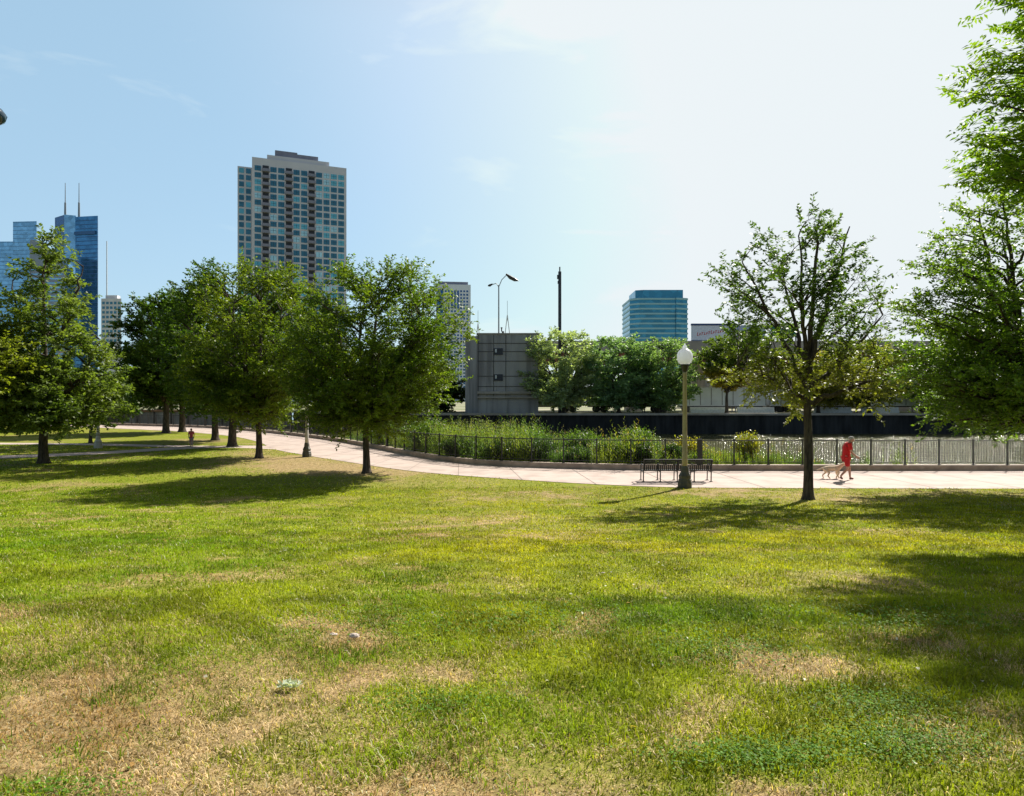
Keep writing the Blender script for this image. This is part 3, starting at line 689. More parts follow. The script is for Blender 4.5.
# ------------------------------------------------------------------ river bank plants
def weeds(n, seed):  # tall stems with narrow leaves
    g = np.random.default_rng(seed); Vs = []
    x = g.random(n*4)*36-16; s = 0.7+g.random(n*4)*9.5
    # position along kerb by x: march outward from the kerb
    y = np.interp(x, KERB[::-1, 0], KERB[::-1, 1]) + s
    sd_ = sdist(x, y, KERB)
    dens = (1-sstep(13.2, 15.5, x)*0.9)*(0.35+0.9*vnoise(x*0.6, y*0.6, 4))*sstep(-16, -8, x)
    ok = (sd_ > 0.6) & (g.random(len(x)) < dens) & (sd_ < 9.5-6.5*sstep(8, 13, x))
    x, y, sd_ = x[ok][:n], y[ok][:n], sd_[ok][:n]; n = len(x)
    z = ground_z(x, y, sd_)
    patch = fbm(x*0.35, y*0.35, 13, 3)
    top = (0.75 + 1.6*sstep(0.3, 0.75, patch)*(0.5+0.7*vnoise(x*1.3, y*1.3, 8)) - 0.35*sstep(9, 14, x)*(1+0*x)+0.15*g.random(n))
    h = np.maximum(0.35, (top - z)*(0.55+0.5*g.random(n)))
    k = 30
    t = (np.arange(k)[None, :]+1)/(k)*np.ones((n, 1))
    ln = g.normal(size=(n, 2))*0.22
    b = np.stack([x[:, None]+ln[:, :1]*t*h[:, None], y[:, None]+ln[:, 1:]*t*h[:, None], z[:, None]+t*h[:, None]], -1)
    a = np.arange(k)[None, :]*2.4 + g.random((n, 1))*6
    up = 0.75+0.5*g.random((n, 1))
    d = np.stack([np.cos(a), np.sin(a), up*np.ones_like(a)], -1).reshape(-1, 3); d = unit(d)
    L = ((0.30*(1-0.6*t))*(0.6+0.7*g.random((n, 1)))).reshape(-1)
    nr = unit(np.stack([-d[:, 0]*d[:, 2], -d[:, 1]*d[:, 2], 1-d[:, 2]**2], 1)+g.normal(size=(n*k, 3))*0.2)
    V, F = leaf_quads(b.reshape(-1, 3), d, nr, L, L*0.22, 0.12)
    yel = np.clip((vnoise(x*0.4, y*0.4, 91)-0.4)*3, 0, 1)[:, None]
    c = (np.array([0.13, 0.24, 0.045])*(1-yel) + np.array([0.26, 0.33, 0.04])*yel)*(0.6+0.7*g.random(n))[:, None]
    C = np.repeat(c, k, axis=0)
    gold = ((g.random(n) < 0.10) & (x > 5))
    C2 = C.reshape(n, k, 3); C2[gold, -7:] = np.array([0.48, 0.36, 0.03]); 
    pale = ((g.random(n) < 0.18)); C2[pale, -5:] = np.array([0.33, 0.30, 0.14])
    return V, F, C2.reshape(-1, 3)
V, F, C = weeds(4800, 5)
tag(link('bank_weeds', npmesh('bank_weeds', V, F, M['grass'], col=C)), 'tall yellow green weeds filling the bank between the railing and the river', 'weeds', kind='stuff')

def shrub(name, label, x, y, h, r, seed, cols, leaf=(0.1, 0.06), n=5200, group=None, style=None):
    g = np.random.default_rng(seed); zb = gz(x, y); root = empty(name, (x, y, zb)); tag(root, label, 'shrub', group)
    wood = Wood(); ns = 26; tips = []
    for i in range(ns):
        a = i*2.4; q = math.sqrt((i+0.5)/ns); zz = h*(0.45+0.55*math.sqrt(max(0, 1-q*q*0.8)))*(0.85+0.3*g.random())
        T = np.array([math.cos(a)*r*q, math.sin(a)*r*q*0.8, zz]); B0 = np.array([T[0]*0.15, T[1]*0.15, -0.1])
        P = bez(B0, np.array([T[0]*0.4, T[1]*0.4, zz*0.7]), T, 7); wood.tube(P, np.linspace(0.022, 0.006, 7), 4); tips.append(P)
    P = np.array(tips)
    i = g.integers(0, ns, n); t = 0.18+0.82*g.random(n)**0.7; f = t*6; i0 = np.minimum(f.astype(int), 5)
    b = P[i, i0] + (P[i, i0+1]-P[i, i0])*(f-i0)[:, None] + g.normal(size=(n, 3))*np.array([0.16, 0.16, 0.12])*r
    b[:, 2] = np.maximum(b[:, 2], 0.02)
    if style == 'frond':
        m_ = 120; i = g.integers(0, ns, m_); st = P[i, 6]-np.array([0, 0, 1])*g.random((m_, 1))*h*0.45
        a = g.random(m_)*2*PI; dv = unit(np.stack([np.cos(a), np.sin(a), 0.25+0.1*g.normal(size=m_)], 1)); k = 22
        tt = np.arange(k)/k; Lr = 0.75
        b = st[:, None, :] + dv[:, None, :]*(tt*Lr)[None, :, None] + np.array([0, 0, -0.35])*(tt**2)[None, :, None]
        sd = np.where(np.arange(k) % 2 == 0, 1.0, -1.0)[None, :, None]; lat = unit(np.cross(dv, [0, 0, 1.0]))[:, None, :]
        d = unit((dv[:, None, :]*0.4+lat*sd+np.array([0, 0, -0.15])).reshape(-1, 3)); b = b.reshape(-1, 3); n = len(b)
        nr = unit(np.array([0, 0, 1.0])+g.normal(size=(n, 3))*0.15); L = np.full(n, 0.2)*np.tile(1-0.6*tt, m_)
        V, F = leaf_quads(b, d, nr, L, L*0.28, 0.1)
    else:
        d = unit(g.normal(size=(n, 3))+np.array([0, 0, 0.3])); nr = unit(g.normal(size=(n, 3))*0.6+np.array([0, 0, 1.0]))
        s_ = 0.7+0.6*g.random(n); V, F = leaf_quads(b, d, nr, leaf[0]*s_, leaf[1]*s_, 0.15)
    q = g.random(n)[:, None]; C = (np.array(cols[0])*(1-q)+np.array(cols[1])*q)
    link('stems', npmesh('stems', np.concatenate(wood.V), np.concatenate(wood.F), M['bark_far'], smooth=True), root)
    link('foliage', npmesh('foliage', V, F, M['leaf'], col=C), root)
    return root
SH_G = 'shrubs along the railing'
DKS = ((0.022, 0.055, 0.015), (0.055, 0.095, 0.02))
shrub('sumac_shrub', 'pale green sumac shrub with layered feathery fronds rising above the weeds', -1.9, 40.0, 2.7, 1.5, 3, ((0.15, 0.20, 0.05), (0.24, 0.28, 0.08)), style='frond')
for (x, y, h, r, sd, lb) in [(-2.9, 36.0, 1.2, 1.2, 5, 'dark low shrub behind the railing, under the feathery sumac'), (-0.4, 34.0, 1.25, 1.3, 6, 'dark shrub behind the railing right of the sumac'),
                             (1.4, 33.2, 1.3, 1.2, 7, 'dark clipped looking shrub where the kerb straightens'), (3.4, 32.4, 0.9, 0.9, 8, 'small dark shrub left of the bench behind the railing'),
                             (6.3, 32.0, 1.2, 1.0, 9, 'dark shrub directly behind the bench'), (7.9, 31.9, 1.1, 0.6, 10, 'narrow dark shrub right of the lamp post'),
                             (9.2, 31.9, 0.7, 0.8, 11, 'low green shrub behind the railing, right of the bench')]:
    shrub('shrub', lb, x, y, h, r, sd, DKS, group=SH_G)
for (x, y, h, r, sd, lb) in [(-5.2, 40.0, 2.0, 1.5, 21, 'leafy green bush among the weeds at the bend, left of the sumac'), (0.9, 37.5, 1.9, 1.5, 22, 'mid green bush rising above the weeds right of the sumac'),
                             (3.8, 36.0, 1.8, 1.2, 23, 'mid green bush on the bank halfway between sumac and lamp post'), (7.2, 37.0, 2.1, 1.2, 24, 'mid green bush on the bank behind the lamp post'),
                             (-8.6, 45.5, 1.8, 1.6, 25, 'teal green bush behind the trunk of the round tree beside the bend'), (5.0, 33.2, 1.3, 0.9, 26, 'rounded bush touching the railing left of the bench')]:
    shrub('bush', lb, x, y, h, r, sd, ((0.05, 0.11, 0.02), (0.15, 0.22, 0.04)), n=7000, group='bushes on the river bank')
shrub('goldenrod', 'yellow topped bushy plant behind the railing right of the lamp', 9.0, 33.0, 1.5, 0.8, 12, ((0.20, 0.22, 0.03), (0.42, 0.33, 0.04)), n=3500)
shrub('goldenrod', 'tallest yellow green bushy plant against the water, left of the airy tree', 13.0-3.4+2.2, 32.6, 1.65, 0.75, 13, ((0.17, 0.22, 0.03), (0.38, 0.32, 0.04)), n=3500)

# ------------------------------------------------------------------ railing on the kerb
fence = empty('metal_railing', (0, 30.4, KH)); tag(fence, 'black metal railing with slim pickets running along the kerb above the river', 'railing')
fo = np.array([0, 30.4]); FK = offset(KERB, 0.24)
seg = np.r_[0, np.cumsum(np.linalg.norm(np.diff(FK, axis=0), axis=1))]
tot = seg[-1]; s0 = 26.0; step = 1.6; s1 = min(tot, s0 + step*96)
def fkp(s): return np.array([np.interp(s, seg, FK[:, 0]), np.interp(s, seg, FK[:, 1])])
postm = MB().box((0, 0, 0.58), (0.06, 0.06, 1.16)).box((0, 0, 0.012), (0.12, 0.12, 0.024)).box((0, 0, 1.18), (0.075, 0.075, 0.05)).mesh('post', M['black'])
bigm = MB().box((0, 0, 0.6), (0.20, 0.12, 1.2)).box((0, 0, 0.012), (0.28, 0.2, 0.024)).mesh('post', M['black'])
pan = MB()
pan.box((step/2, 0, 1.13), (step-0.07, 0.05, 0.045)); pan.box((step/2, 0, 0.12), (step-0.07, 0.03, 0.03))
for i in range(12): pan.box((0.13+i*(step-0.26)/11, 0, 0.62), (0.015, 0.015, 0.96))
panm = pan.mesh('railing_panel', M['black'])
s = s0; i = 0
while s < s1 and i < 96:
    a = fkp(s); b = fkp(s+step); ang = math.atan2(b[1]-a[1], b[0]-a[0]); L = np.linalg.norm(b-a)
    o = link('post', bigm if i % 14 == 8 or i % 14 == 9 and False else postm, fence, (a[0]-fo[0], a[1]-fo[1], 0)); o.rotation_euler.z = ang
    p = link('railing_panel', panm, fence, (a[0]-fo[0], a[1]-fo[1], 0)); p.rotation_euler.z = ang; p.scale.x = L/step
    s += step; i += 1

# slanted dock railing by the bend
dr = empty('dock_railing', (-13.5, 60, -1.0)); tag(dr, 'grey dock railing with slanted struts beyond the path bend, behind the round tree', 'railing')
MB().tube([(-6.0, 3, 2.2), (0, -0.5, 2.3), (4, -5.5, 2.3)], 0.04, 6).build('top_rail', M['steel'], dr)
for i in range(9):
    t = i/8; x = -6+10*t; y = 3 - 8.5*t**1.3 if t > 0 else 3
    MB().tube([(x-0.5, y, 2.2), (x+0.25, y-0.1, 1.35)], 0.05, 6).build('strut', M['steel'], dr)
MB().box((-1, -1.0, 0.0), (12, 1.6, 0.3), -0.7).build('dock_platform', M['concrete'], dr)

# ------------------------------------------------------------------ lamp posts
M['lamp_paint'] = simple('lamp_olive', (0.36, 0.31, 0.19), (0.28, 0.24, 0.14), scale=6, rough=0.6)
M['lamp_dark'] = simple('lamp_dark_base', (0.09, 0.085, 0.06), (0.05, 0.048, 0.035), scale=6, rough=0.6)
M['lamp_pale'] = simple('lamp_pale', (0.50, 0.48, 0.44), (0.4, 0.38, 0.34), scale=6, rough=0.7)
def globe_mat():
    m, nt, out = mat('globe_glass')
    b = N(nt, 'ShaderNodeBsdfPrincipled'); b.inputs['Base Color'].default_value = (0.86, 0.88, 0.9, 1); b.inputs['Roughness'].default_value = 0.25
    t = N(nt, 'ShaderNodeBsdfTranslucent'); t.inputs[0].default_value = (0.9, 0.92, 0.95, 1)
    x = N(nt, 'ShaderNodeMixShader'); x.inputs[0].default_value = 0.5
    nt.links.new(b.outputs[0], x.inputs[1]); nt.links.new(t.outputs[0], x.inputs[2]); nt.links.new(x.outputs[0], out.inputs[0]); return m
M['globe'] = globe_mat()
def lamp(x, y, label, pm, bm, z=None):
    root = empty('street_lamp', (x, y, gz(x, y) if z is None else z)); tag(root, label, 'lamp post', 'acorn globe lamp posts in the park')
    MB().lathe([(0.27, -0.05), (0.27, 0.20), (0.25, 0.24), (0.25, 0.30), (0.22, 0.34), (0.235, 0.46), (0.20, 0.52), (0.16, 0.60), (0.15, 0.74), (0.115, 0.84)], n=8).build('base', bm, root)
    MB().lathe([(0.115, 0.80), (0.098, 1.2), (0.075, 4.25), (0.085, 4.27), (0.085, 4.33), (0.07, 4.36)], n=12).build('pole', pm, root, True)
    MB().lathe([(0.075, 4.34), (0.10, 4.40), (0.15, 4.56), (0.17, 4.60), (0.17, 4.64)], n=12).build('fitter', M['black'], root, True)
    gl = MB().lathe([(0.15, 4.64), (0.235, 4.70), (0.28, 4.82), (0.29, 4.95), (0.27, 5.06), (0.21, 5.16), (0.13, 5.21), (0.075, 5.24), (0.085, 5.30), (0.05, 5.35), (0.02, 5.40), (0.008, 5.44)], n=20).build('globe', M['globe'], root, True)
    MB().lathe([(0.03, 4.66), (0.05, 4.75), (0.05, 4.98), (0.02, 5.03)], n=8).build('bulb', M['white_steel'], gl)
    return root
lamp(6.5, 24.45, 'olive lamp post with bright white acorn globe standing by the bench', M['lamp_paint'], M['lamp_dark'])
lamp(-11.9, 37.7, 'lamp post at the grass edge by the bend, its globe hidden in leaves', M['lamp_pale'], M['lamp_dark'])
lamp(-28.4, 44.6, 'pale concrete lamp post between the side paths on the shaded left lawn', M['lamp_pale'], M['lamp_pale'])
# lamp whose head just enters the left edge
lh = empty('street_lamp', (-9.1, 9.4, gz(-9.1, 9.4))); tag(lh, 'lamp with a dark rounded head poking in at the left edge against the sky', 'lamp post')
MB().tube([(0, 0, -0.1), (0, 0, 6.2), (0.1, 0, 6.65), (0.5, 0, 6.85), (1.1, 0, 6.8)], [0.09, 0.06, 0.05, 0.045, 0.04], 10).build('pole', M['black'], lh, True)
hd = MB().lathe([(0.02, -0.16), (0.2, -0.13), (0.30, -0.05), (0.32, 0.02), (0.27, 0.09), (0.12, 0.15), (0.03, 0.17)], n=20).build('lamp_head', simple('dark_lens', (0.01, 0.03, 0.05), rough=0.2), lh, True, loc=(1.40, 0, 6.36))
lh.scale = (1, 1, 1)

# ------------------------------------------------------------------ bench
bn = empty('park_bench', (6.64, 26.1, 0.014)); tag(bn, 'long dark metal slatted bench facing the river beside the olive lamp post', 'bench')
W = 2.72
for i in range(5):
    x = -W/2 + W*i/4
    lb = MB(); lb.tube([(x, 0.02, 0.0), (x, 0.0, 0.42), (x, -0.06, 0.62), (x, -0.14, 0.9)], 0.024, 8)
    lb.tube([(x, 0.55, 0.0), (x, 0.52, 0.42), (x, 0.52, 0.64), (x, 0.45, 0.68), (x, -0.03, 0.66)], 0.022, 8)
    lb.box((x, 0.03, 0.01), (0.1, 0.12, 0.02)); lb.box((x, 0.55, 0.01), (0.1, 0.12, 0.02)); lb.tube([(x, 0.0, 0.40), (x, 0.52, 0.40)], 0.018, 6)
    lb.build('leg', M['black'], bn, False)
se = MB()
for k in range(7): se.box((0, 0.08+k*0.07, 0.435), (W, 0.05, 0.018))
se.build('seat', M['black'], bn)
bk = MB(); bk.tube([(-W/2, -0.14, 0.9), (W/2, -0.14, 0.9)], 0.024, 8); bk.tube([(-W/2, -0.01, 0.47), (W/2, -0.01, 0.47)], 0.018, 8)
for k in range(34):
    x = -W/2+W*(k+0.5)/34; bk.box((x, -0.03, 0.57), (0.045, 0.014, 0.2)); bk.box((x, -0.10, 0.78), (0.045, 0.014, 0.22))
bk.build('backrest', M['black'], bn)

# ------------------------------------------------------------------ people and dog
def skin_mesh(name, verts, edges, rad, m, parent=None, sub=2, rootv=0):
    me = bpy.data.meshes.new(name+'_cage'); me.from_pydata([tuple(v) for v in verts], edges, [])
    o = bpy.data.objects.new(name+'_cage', me); COL.objects.link(o)
    md = o.modifiers.new('skin', 'SKIN'); md.use_smooth_shade = True
    for i, r in enumerate(rad):
        sv = me.skin_vertices[0].data[i]; sv.radius = (r, r) if not isinstance(r, tuple) else r; sv.use_root = (i == rootv)
    ss = o.modifiers.new('sub', 'SUBSURF'); ss.levels = sub; ss.render_levels = sub
    dg = bpy.context.evaluated_depsgraph_get(); ev = o.evaluated_get(dg)
    nm = bpy.data.meshes.new_from_object(ev); nm.name = name
    bpy.data.objects.remove(o); bpy.data.meshes.remove(me)
    nm.materials.clear(); nm.materials.append(m)
    nm.polygons.foreach_set('use_smooth', [True]*len(nm.polygons))
    return link(name, nm, parent)
M['skin'] = simple('skin', (0.50, 0.27, 0.19), (0.42, 0.22, 0.15), scale=8, rough=0.6)
M['red'] = simple('red_cloth', (0.62, 0.012, 0.012), (0.48, 0.008, 0.010), scale=7, rough=0.85, bump=0.3)
M['red_dark'] = simple('red_shorts', (0.52, 0.010, 0.012), (0.40, 0.008, 0.010), scale=7, rough=0.8, bump=0.3)
M['greyhair'] = simple('grey_hair', (0.42, 0.40, 0.39), (0.25, 0.24, 0.23), scale=30, rough=0.9)
M['shoe'] = simple('brown_shoe', (0.16, 0.06, 0.04), rough=0.7)
M['fur'] = simple('cream_fur', (0.74, 0.60, 0.43), (0.62, 0.47, 0.32), scale=14, rough=0.9, bump=0.5)

def lump(c, r, name, m, parent, n=14):
    mb = MB(); prof = [(math.sin(PI*i/9)+1e-3, -math.cos(PI*i/9)) for i in range(10)]
    mb.lathe(prof, n=n); mb.v = [(c[0]+v[0]*r[0], c[1]+v[1]*r[1], c[2]+v[2]*r[2]) for v in mb.v]
    return mb.build(name, m, parent, True)

def person(label, loc, rz, h, top, bottom, hair, longhair=False, stoop=0.0, shortsl=True):
    """walking figure facing +x, built at 1.75 m and scaled"""
    root = empty('person', loc, rz); k = h/1.75; root.scale = (k, k, k); tag(root, label, 'person')
    st = stoop
    J = {'pel': (0, 0, 0.93), 'wst': (0.0, 0, 1.08), 'chs': (0.03+st*0.4, 0, 1.30), 'nkb': (0.04+st, 0, 1.47), 'nk': (0.075+st*1.5, 0, 1.53), 'hd': (0.12+st*2.0, 0, 1.615), 'hdt': (0.125+st*2.1, 0, 1.70),
         'shL': (0.03+st*0.9, 0.17, 1.42), 'elL': (-0.10+st, 0.23, 1.15), 'wrL': (0.05+st, 0.22, 0.93), 'haL': (0.09+st, 0.21, 0.85),
         'shR': (0.03+st*0.9, -0.17, 1.42), 'elR': (0.06+st, -0.22, 1.14), 'wrR': (0.24+st, -0.20, 0.98), 'haR': (0.31+st, -0.19, 0.93),
         'hpL': (0, 0.09, 0.88), 'knL': (0.16, 0.09, 0.50), 'anL': (0.19, 0.09, 0.09), 'toL': (0.33, 0.10, 0.035),
         'hpR': (0, -0.09, 0.88), 'knR': (0.03, -0.09, 0.48), 'anR': (-0.24, -0.09, 0.16), 'toR': (-0.16, -0.09, 0.035)}
    nm = list(J); ix = {a: i for i, a in enumerate(nm)}
    rd = {'pel': 0.125, 'wst': 0.115, 'chs': 0.135, 'nkb': 0.07, 'nk': 0.055, 'hd': 0.088, 'hdt': 0.075, 'shL': 0.062, 'elL': 0.042, 'wrL': 0.03, 'haL': 0.035, 'shR': 0.062, 'elR': 0.042, 'wrR': 0.03, 'haR': 0.035,
          'hpL': 0.09, 'knL': 0.06, 'anL': 0.038, 'toL': 0.03, 'hpR': 0.09, 'knR': 0.06, 'anR': 0.038, 'toR': 0.03}
    E = [('pel', 'wst'), ('wst', 'chs'), ('chs', 'nkb'), ('nkb', 'nk'), ('nk', 'hd'), ('hd', 'hdt'), ('nkb', 'shL'), ('shL', 'elL'), ('elL', 'wrL'), ('wrL', 'haL'), ('nkb', 'shR'), ('shR', 'elR'), ('elR', 'wrR'), ('wrR', 'haR'),
         ('pel', 'hpL'), ('hpL', 'knL'), ('knL', 'anL'), ('anL', 'toL'), ('pel', 'hpR'), ('hpR', 'knR'), ('knR', 'anR'), ('anR', 'toR')]
    V_ = [Vector(J[a]) for a in nm]; ED = [(ix[a], ix[b]) for a, b in E]; RD = [rd[a] for a in nm]
    # fingers and thumb
    def addv(p, r, par): V_.append(Vector(p)); RD.append(r); ED.append((par, len(V_)-1)); return len(V_)-1
    for h_, w_ in (('haL', 'wrL'), ('haR', 'wrR')):
        d = (Vector(J[h_])-Vector(J[w_])).normalized(); s_ = Vector((0, 1, 0)).cross(d).normalized()
        for q, ln in ((-1.5, 0.06), (-0.5, 0.075), (0.5, 0.08), (1.5, 0.07)):
            b_ = Vector(J[h_])+s_*q*0.019+d*0.02; a_ = addv(b_, 0.011, ix[h_]); addv(b_+d*ln*0.5, 0.010, a_); addv(b_+d*ln+Vector((0, -0.015 if h_ == 'haR' else 0.015, 0)), 0.008, len(V_)-1)
        t_ = addv(Vector(J[w_]).lerp(Vector(J[h_]), 0.6)+s_*0.035, 0.012, ix[h_]); addv(V_[t_]+s_*0.02+d*0.035, 0.010, t_)
    # nose, chin
    hd = Vector(J['hd']); addv(hd+Vector((0.085, 0, -0.025)), 0.016, ix['hd'])
    body = skin_mesh('body', V_, ED, RD, M['skin'], root, 2, 0)
    def sub_skin(name, js, es, rr, m):
        return skin_mesh(name, [J[a] if isinstance(a, str) else a for a in js], es, rr, m, root, 2, 0)
    def mid(a, b, t): return tuple(Vector(J[a]).lerp(Vector(J[b]), t))
    sub_skin('shirt', ['wst', 'chs', 'nkb', 'shL', mid('shL', 'elL', 0.8), 'shR', mid('shR', 'elR', 0.8), (0.0, 0, 0.86), (0.0, 0, 0.80)],
             [(0, 1), (1, 2), (2, 3), (3, 4), (2, 5), (5, 6), (0, 7), (7, 8)], [0.16, 0.165, 0.085, 0.088, 0.075, 0.088, 0.075, 0.165, 0.16], top)
    sub_skin('shorts', [(0, 0, 0.93), (0.0, 0.09, 0.86), mid('hpL', 'knL', 0.9) if shortsl else mid('knL', 'anL', 0.8), (0, -0.09, 0.86), mid('hpR', 'knR', 0.9) if shortsl else mid('knR', 'anR', 0.8)],
             [(0, 1), (1, 2), (0, 3), (3, 4)], [0.14, 0.115, 0.095 if shortsl else 0.055, 0.115, 0.095 if shortsl else 0.055], bottom)
    hc = Vector(J['hd']); lump((hc.x-0.03, 0, hc.z+0.055), (0.105, 0.093, 0.078), 'hair', hair, root)
    if longhair: lump((hc.x-0.09, 0, hc.z-0.05), (0.045, 0.07, 0.13), 'hair', hair, root)
    for sy in (-1, 1):
        lump((hc.x+0.0, 0.092*sy, hc.z-0.01), (0.02, 0.012, 0.03), 'ear', M['skin'], root, 8)
        lump((hc.x+0.083, 0.032*sy, hc.z+0.012), (0.008, 0.012, 0.008), 'eye', M['black'], root, 8)
    lump((hc.x+0.083, 0, hc.z-0.062), (0.008, 0.025, 0.006), 'mouth', M['red_dark'], root, 8)
    for a_, t_ in (('anL', 'toL'), ('anR', 'toR')):
        skin_mesh('shoe', [tuple(Vector(J[a_])+Vector((-0.035, 0, -0.045))), tuple(Vector(J[a_]).lerp(Vector(J[t_]), 0.55)+Vector((0, 0, -0.0))), J[t_]], [(0, 1), (1, 2)], [0.042, 0.044, 0.034], M['shoe'], root, 2)
    return root
person('man in red shirt and red shorts with grey hair walking right with head bowed', (13.72, 26.7, 0.014), R(-6), 1.80, M['red'], M['red_dark'], M['greyhair'], stoop=0.055)
M['pink'] = simple('pink_cloth', (0.62, 0.10, 0.12), (0.5, 0.08, 0.1), rough=0.85)
M['paletrouser'] = simple('grey_blue_trousers', (0.30, 0.34, 0.44), rough=0.85); M['darkhair'] = simple('dark_hair', (0.03, 0.02, 0.015), rough=0.8)
person('small person in a pink red top on the side path under the dark trees', (-22.3, 45.2, 0.012), R(-70), 1.32, M['pink'], M['paletrouser'], M['darkhair'], True, shortsl=False)

# dog, facing +x
dg_ = empty('dog', (13.38, 27.2, 0.014), R(-4)); dg_.scale = (0.88, 0.88, 0.88); tag(dg_, 'cream coated dog walking beside the man in red with its tail held out', 'dog')
DV = [(-0.30, 0, 0.50), (0.0, 0, 0.49), (0.28, 0, 0.50), (0.42, 0, 0.60), (0.52, 0, 0.69), (0.60, 0, 0.69), (0.72, 0, 0.655),      # hips, mid, chest, neck, skull back, skull, muzzle
      (-0.42, 0, 0.50), (-0.58, 0, 0.42), (-0.72, 0, 0.40),                                          # tail
      (-0.30, 0.09, 0.40), (-0.22, 0.10, 0.29), (-0.38, 0.10, 0.16), (-0.36, 0.10, 0.03), (-0.31, 0.10, 0.02),
      (-0.30, -0.09, 0.40), (-0.14, -0.10, 0.30), (-0.22, -0.10, 0.15), (-0.14, -0.10, 0.03), (-0.09, -0.10, 0.02),
      (0.27, 0.09, 0.38), (0.24, 0.09, 0.24), (0.33, 0.09, 0.13), (0.36, 0.09, 0.03), (0.41, 0.09, 0.02),
      (0.27, -0.09, 0.38), (0.28, -0.09, 0.22), (0.20, -0.09, 0.12), (0.16, -0.09, 0.03), (0.21, -0.09, 0.02)]
DE = [(0, 1), (1, 2), (2, 3), (3, 4), (4, 5), (5, 6), (0, 7), (7, 8), (8, 9), (0, 10), (10, 11), (11, 12), (12, 13), (13, 14), (0, 15), (15, 16), (16, 17), (17, 18), (18, 19),
      (2, 20), (20, 21), (21, 22), (22, 23), (23, 24), (2, 25), (25, 26), (26, 27), (27, 28), (28, 29)]
DR = [0.125, 0.125, 0.15, 0.09, 0.08, 0.075, 0.042, 0.04, 0.035, 0.02] + [0.085, 0.055, 0.032, 0.028, 0.026]*2 + [0.07, 0.045, 0.032, 0.028, 0.026]*2
skin_mesh('body', DV, DE, DR, M['fur'], dg_, 2, 1)
for sy in (-1, 1):
    lump((0.53, 0.07*sy, 0.69), (0.035, 0.015, 0.06), 'ear', M['fur'], dg_, 8); lump((0.655, 0.035*sy, 0.705), (0.01, 0.008, 0.01), 'eye', M['black'], dg_, 8)
lump((0.765, 0, 0.665), (0.018, 0.02, 0.015), 'nose', M['black'], dg_, 8)
ls = MB().tube([(13.72+0.36, 26.55, 0.98), (14.02, 26.8, 0.8), (13.95, 27.05, 0.64), (13.78, 27.16, 0.59)], 0.008, 5).build('leash', M['black']); tag(ls, 'thin dark leash between the walking man and the cream dog', 'leash')

# small things on the lawn
g = np.random.default_rng(5); k = 90
x = -1.32+0.10*(g.random(k)-0.5); y = 3.86+0.05*(g.random(k)-0.5); z = ground_z(x, y, np.full(k, -5.))+0.02+0.02*g.random(k)
V, F = leaf_quads(np.stack([x, y, z], 1), unit(np.stack([g.normal(size=k), g.normal(size=k), 0.5+0*x], 1)), unit(g.normal(size=(k, 3))+np.array([0, 0, 2.])), 0.03+0.02*g.random(k), 0.016+0*x, .1)
tag(link('woolly_weed', npmesh('woolly_weed', V, F, M['grass'], col=np.tile(np.array([0.55, 0.60, 0.50]), (k, 1)))), 'silvery white leaved weed low in the foreground turf at the dry patch edge', 'weed')
M['paper'] = simple('paper_scrap', (0.62, 0.52, 0.44), rough=0.8)
for (x, y, r, lb) in [(-1.17, 4.83, 0.036, 'crumpled whitish paper scrap on the round dry patch in the left foreground'), (-1.34, 4.88, 0.022, 'small pinkish scrap left of the crumpled paper on the dry patch'), (1.05, 7.5, 0.02, 'tiny white scrap on green grass in the middle of the lawn')]:
    mb = MB(); rr = random.Random(int(x*100)); n = 9
    prof = [(math.sin(PI*i/6)+1e-3, -math.cos(PI*i/6)) for i in range(7)]; mb.lathe(prof, n=n)
    mb.v = [(v[0]*r*(0.6+1.1*rr.random()), v[1]*r*(0.6+0.5*rr.random()), (v[2]+0.7)*r*0.4*(0.7+0.5*rr.random())) for v in mb.v]
    tag(mb.build('paper_scrap', M['paper'], loc=(x, y, gz(x, y)+0.02)), lb, 'scrap')

# ------------------------------------------------------------------ buildings
def glass(name, col, rough=0.12, metal=0.75, lines=None):
    m, nt, out = mat(name)
    b = N(nt, 'ShaderNodeBsdfPrincipled'); b.inputs['Roughness'].default_value = rough; b.inputs['Metallic'].default_value = metal
    no = N(nt, 'ShaderNodeTexVoronoi'); no.feature = 'F1'; nt.links.new(coords(nt, (0.3, 0.3, 0.3)), no.inputs['Vector']); no.inputs['Scale'].default_value = 1
    cr = N(nt, 'ShaderNodeValToRGB'); cr.color_ramp.elements[0].color = (*[c*0.75 for c in col], 1); cr.color_ramp.elements[1].color = (*[min(1, c*1.2) for c in col], 1)
    sp = N(nt, 'ShaderNodeSeparateColor'); nt.links.new(no.outputs['Color'], sp.inputs[0]); nt.links.new(sp.outputs[0], cr.inputs[0])
    nt.links.new(cr.outputs[0], b.inputs['Base Color']); nt.links.new(b.outputs[0], out.inputs[0]); return m
M['win'] = glass('window_teal', (0.04, 0.16, 0.24), 0.1, 0.3)
M['win2'] = glass('window_teal_light', (0.13, 0.42, 0.50), 0.1, 0.4)
M['win3'] = glass('window_blind', (0.38, 0.62, 0.70), 0.2, 0.3)
M['bglass'] = glass('blue_glass', (0.08, 0.24, 0.42), 0.1, 0.7)
M['bglass_l'] = glass('light_blue_glass', (0.26, 0.50, 0.70), 0.1, 0.7)
M['bglass_d'] = glass('deep_blue_glass', (0.018, 0.10, 0.26), 0.1, 0.6)
M['teal'] = glass('teal_glass', (0.05, 0.24, 0.36), 0.1, 0.6)
M['tealband'] = simple('teal_spandrel', (0.30, 0.52, 0.60), (0.26, 0.46, 0.54), rough=0.4)
M['precast'] = simple('tower_precast', (0.58, 0.585, 0.65), (0.52, 0.525, 0.585), scale=0.1, rough=0.85)
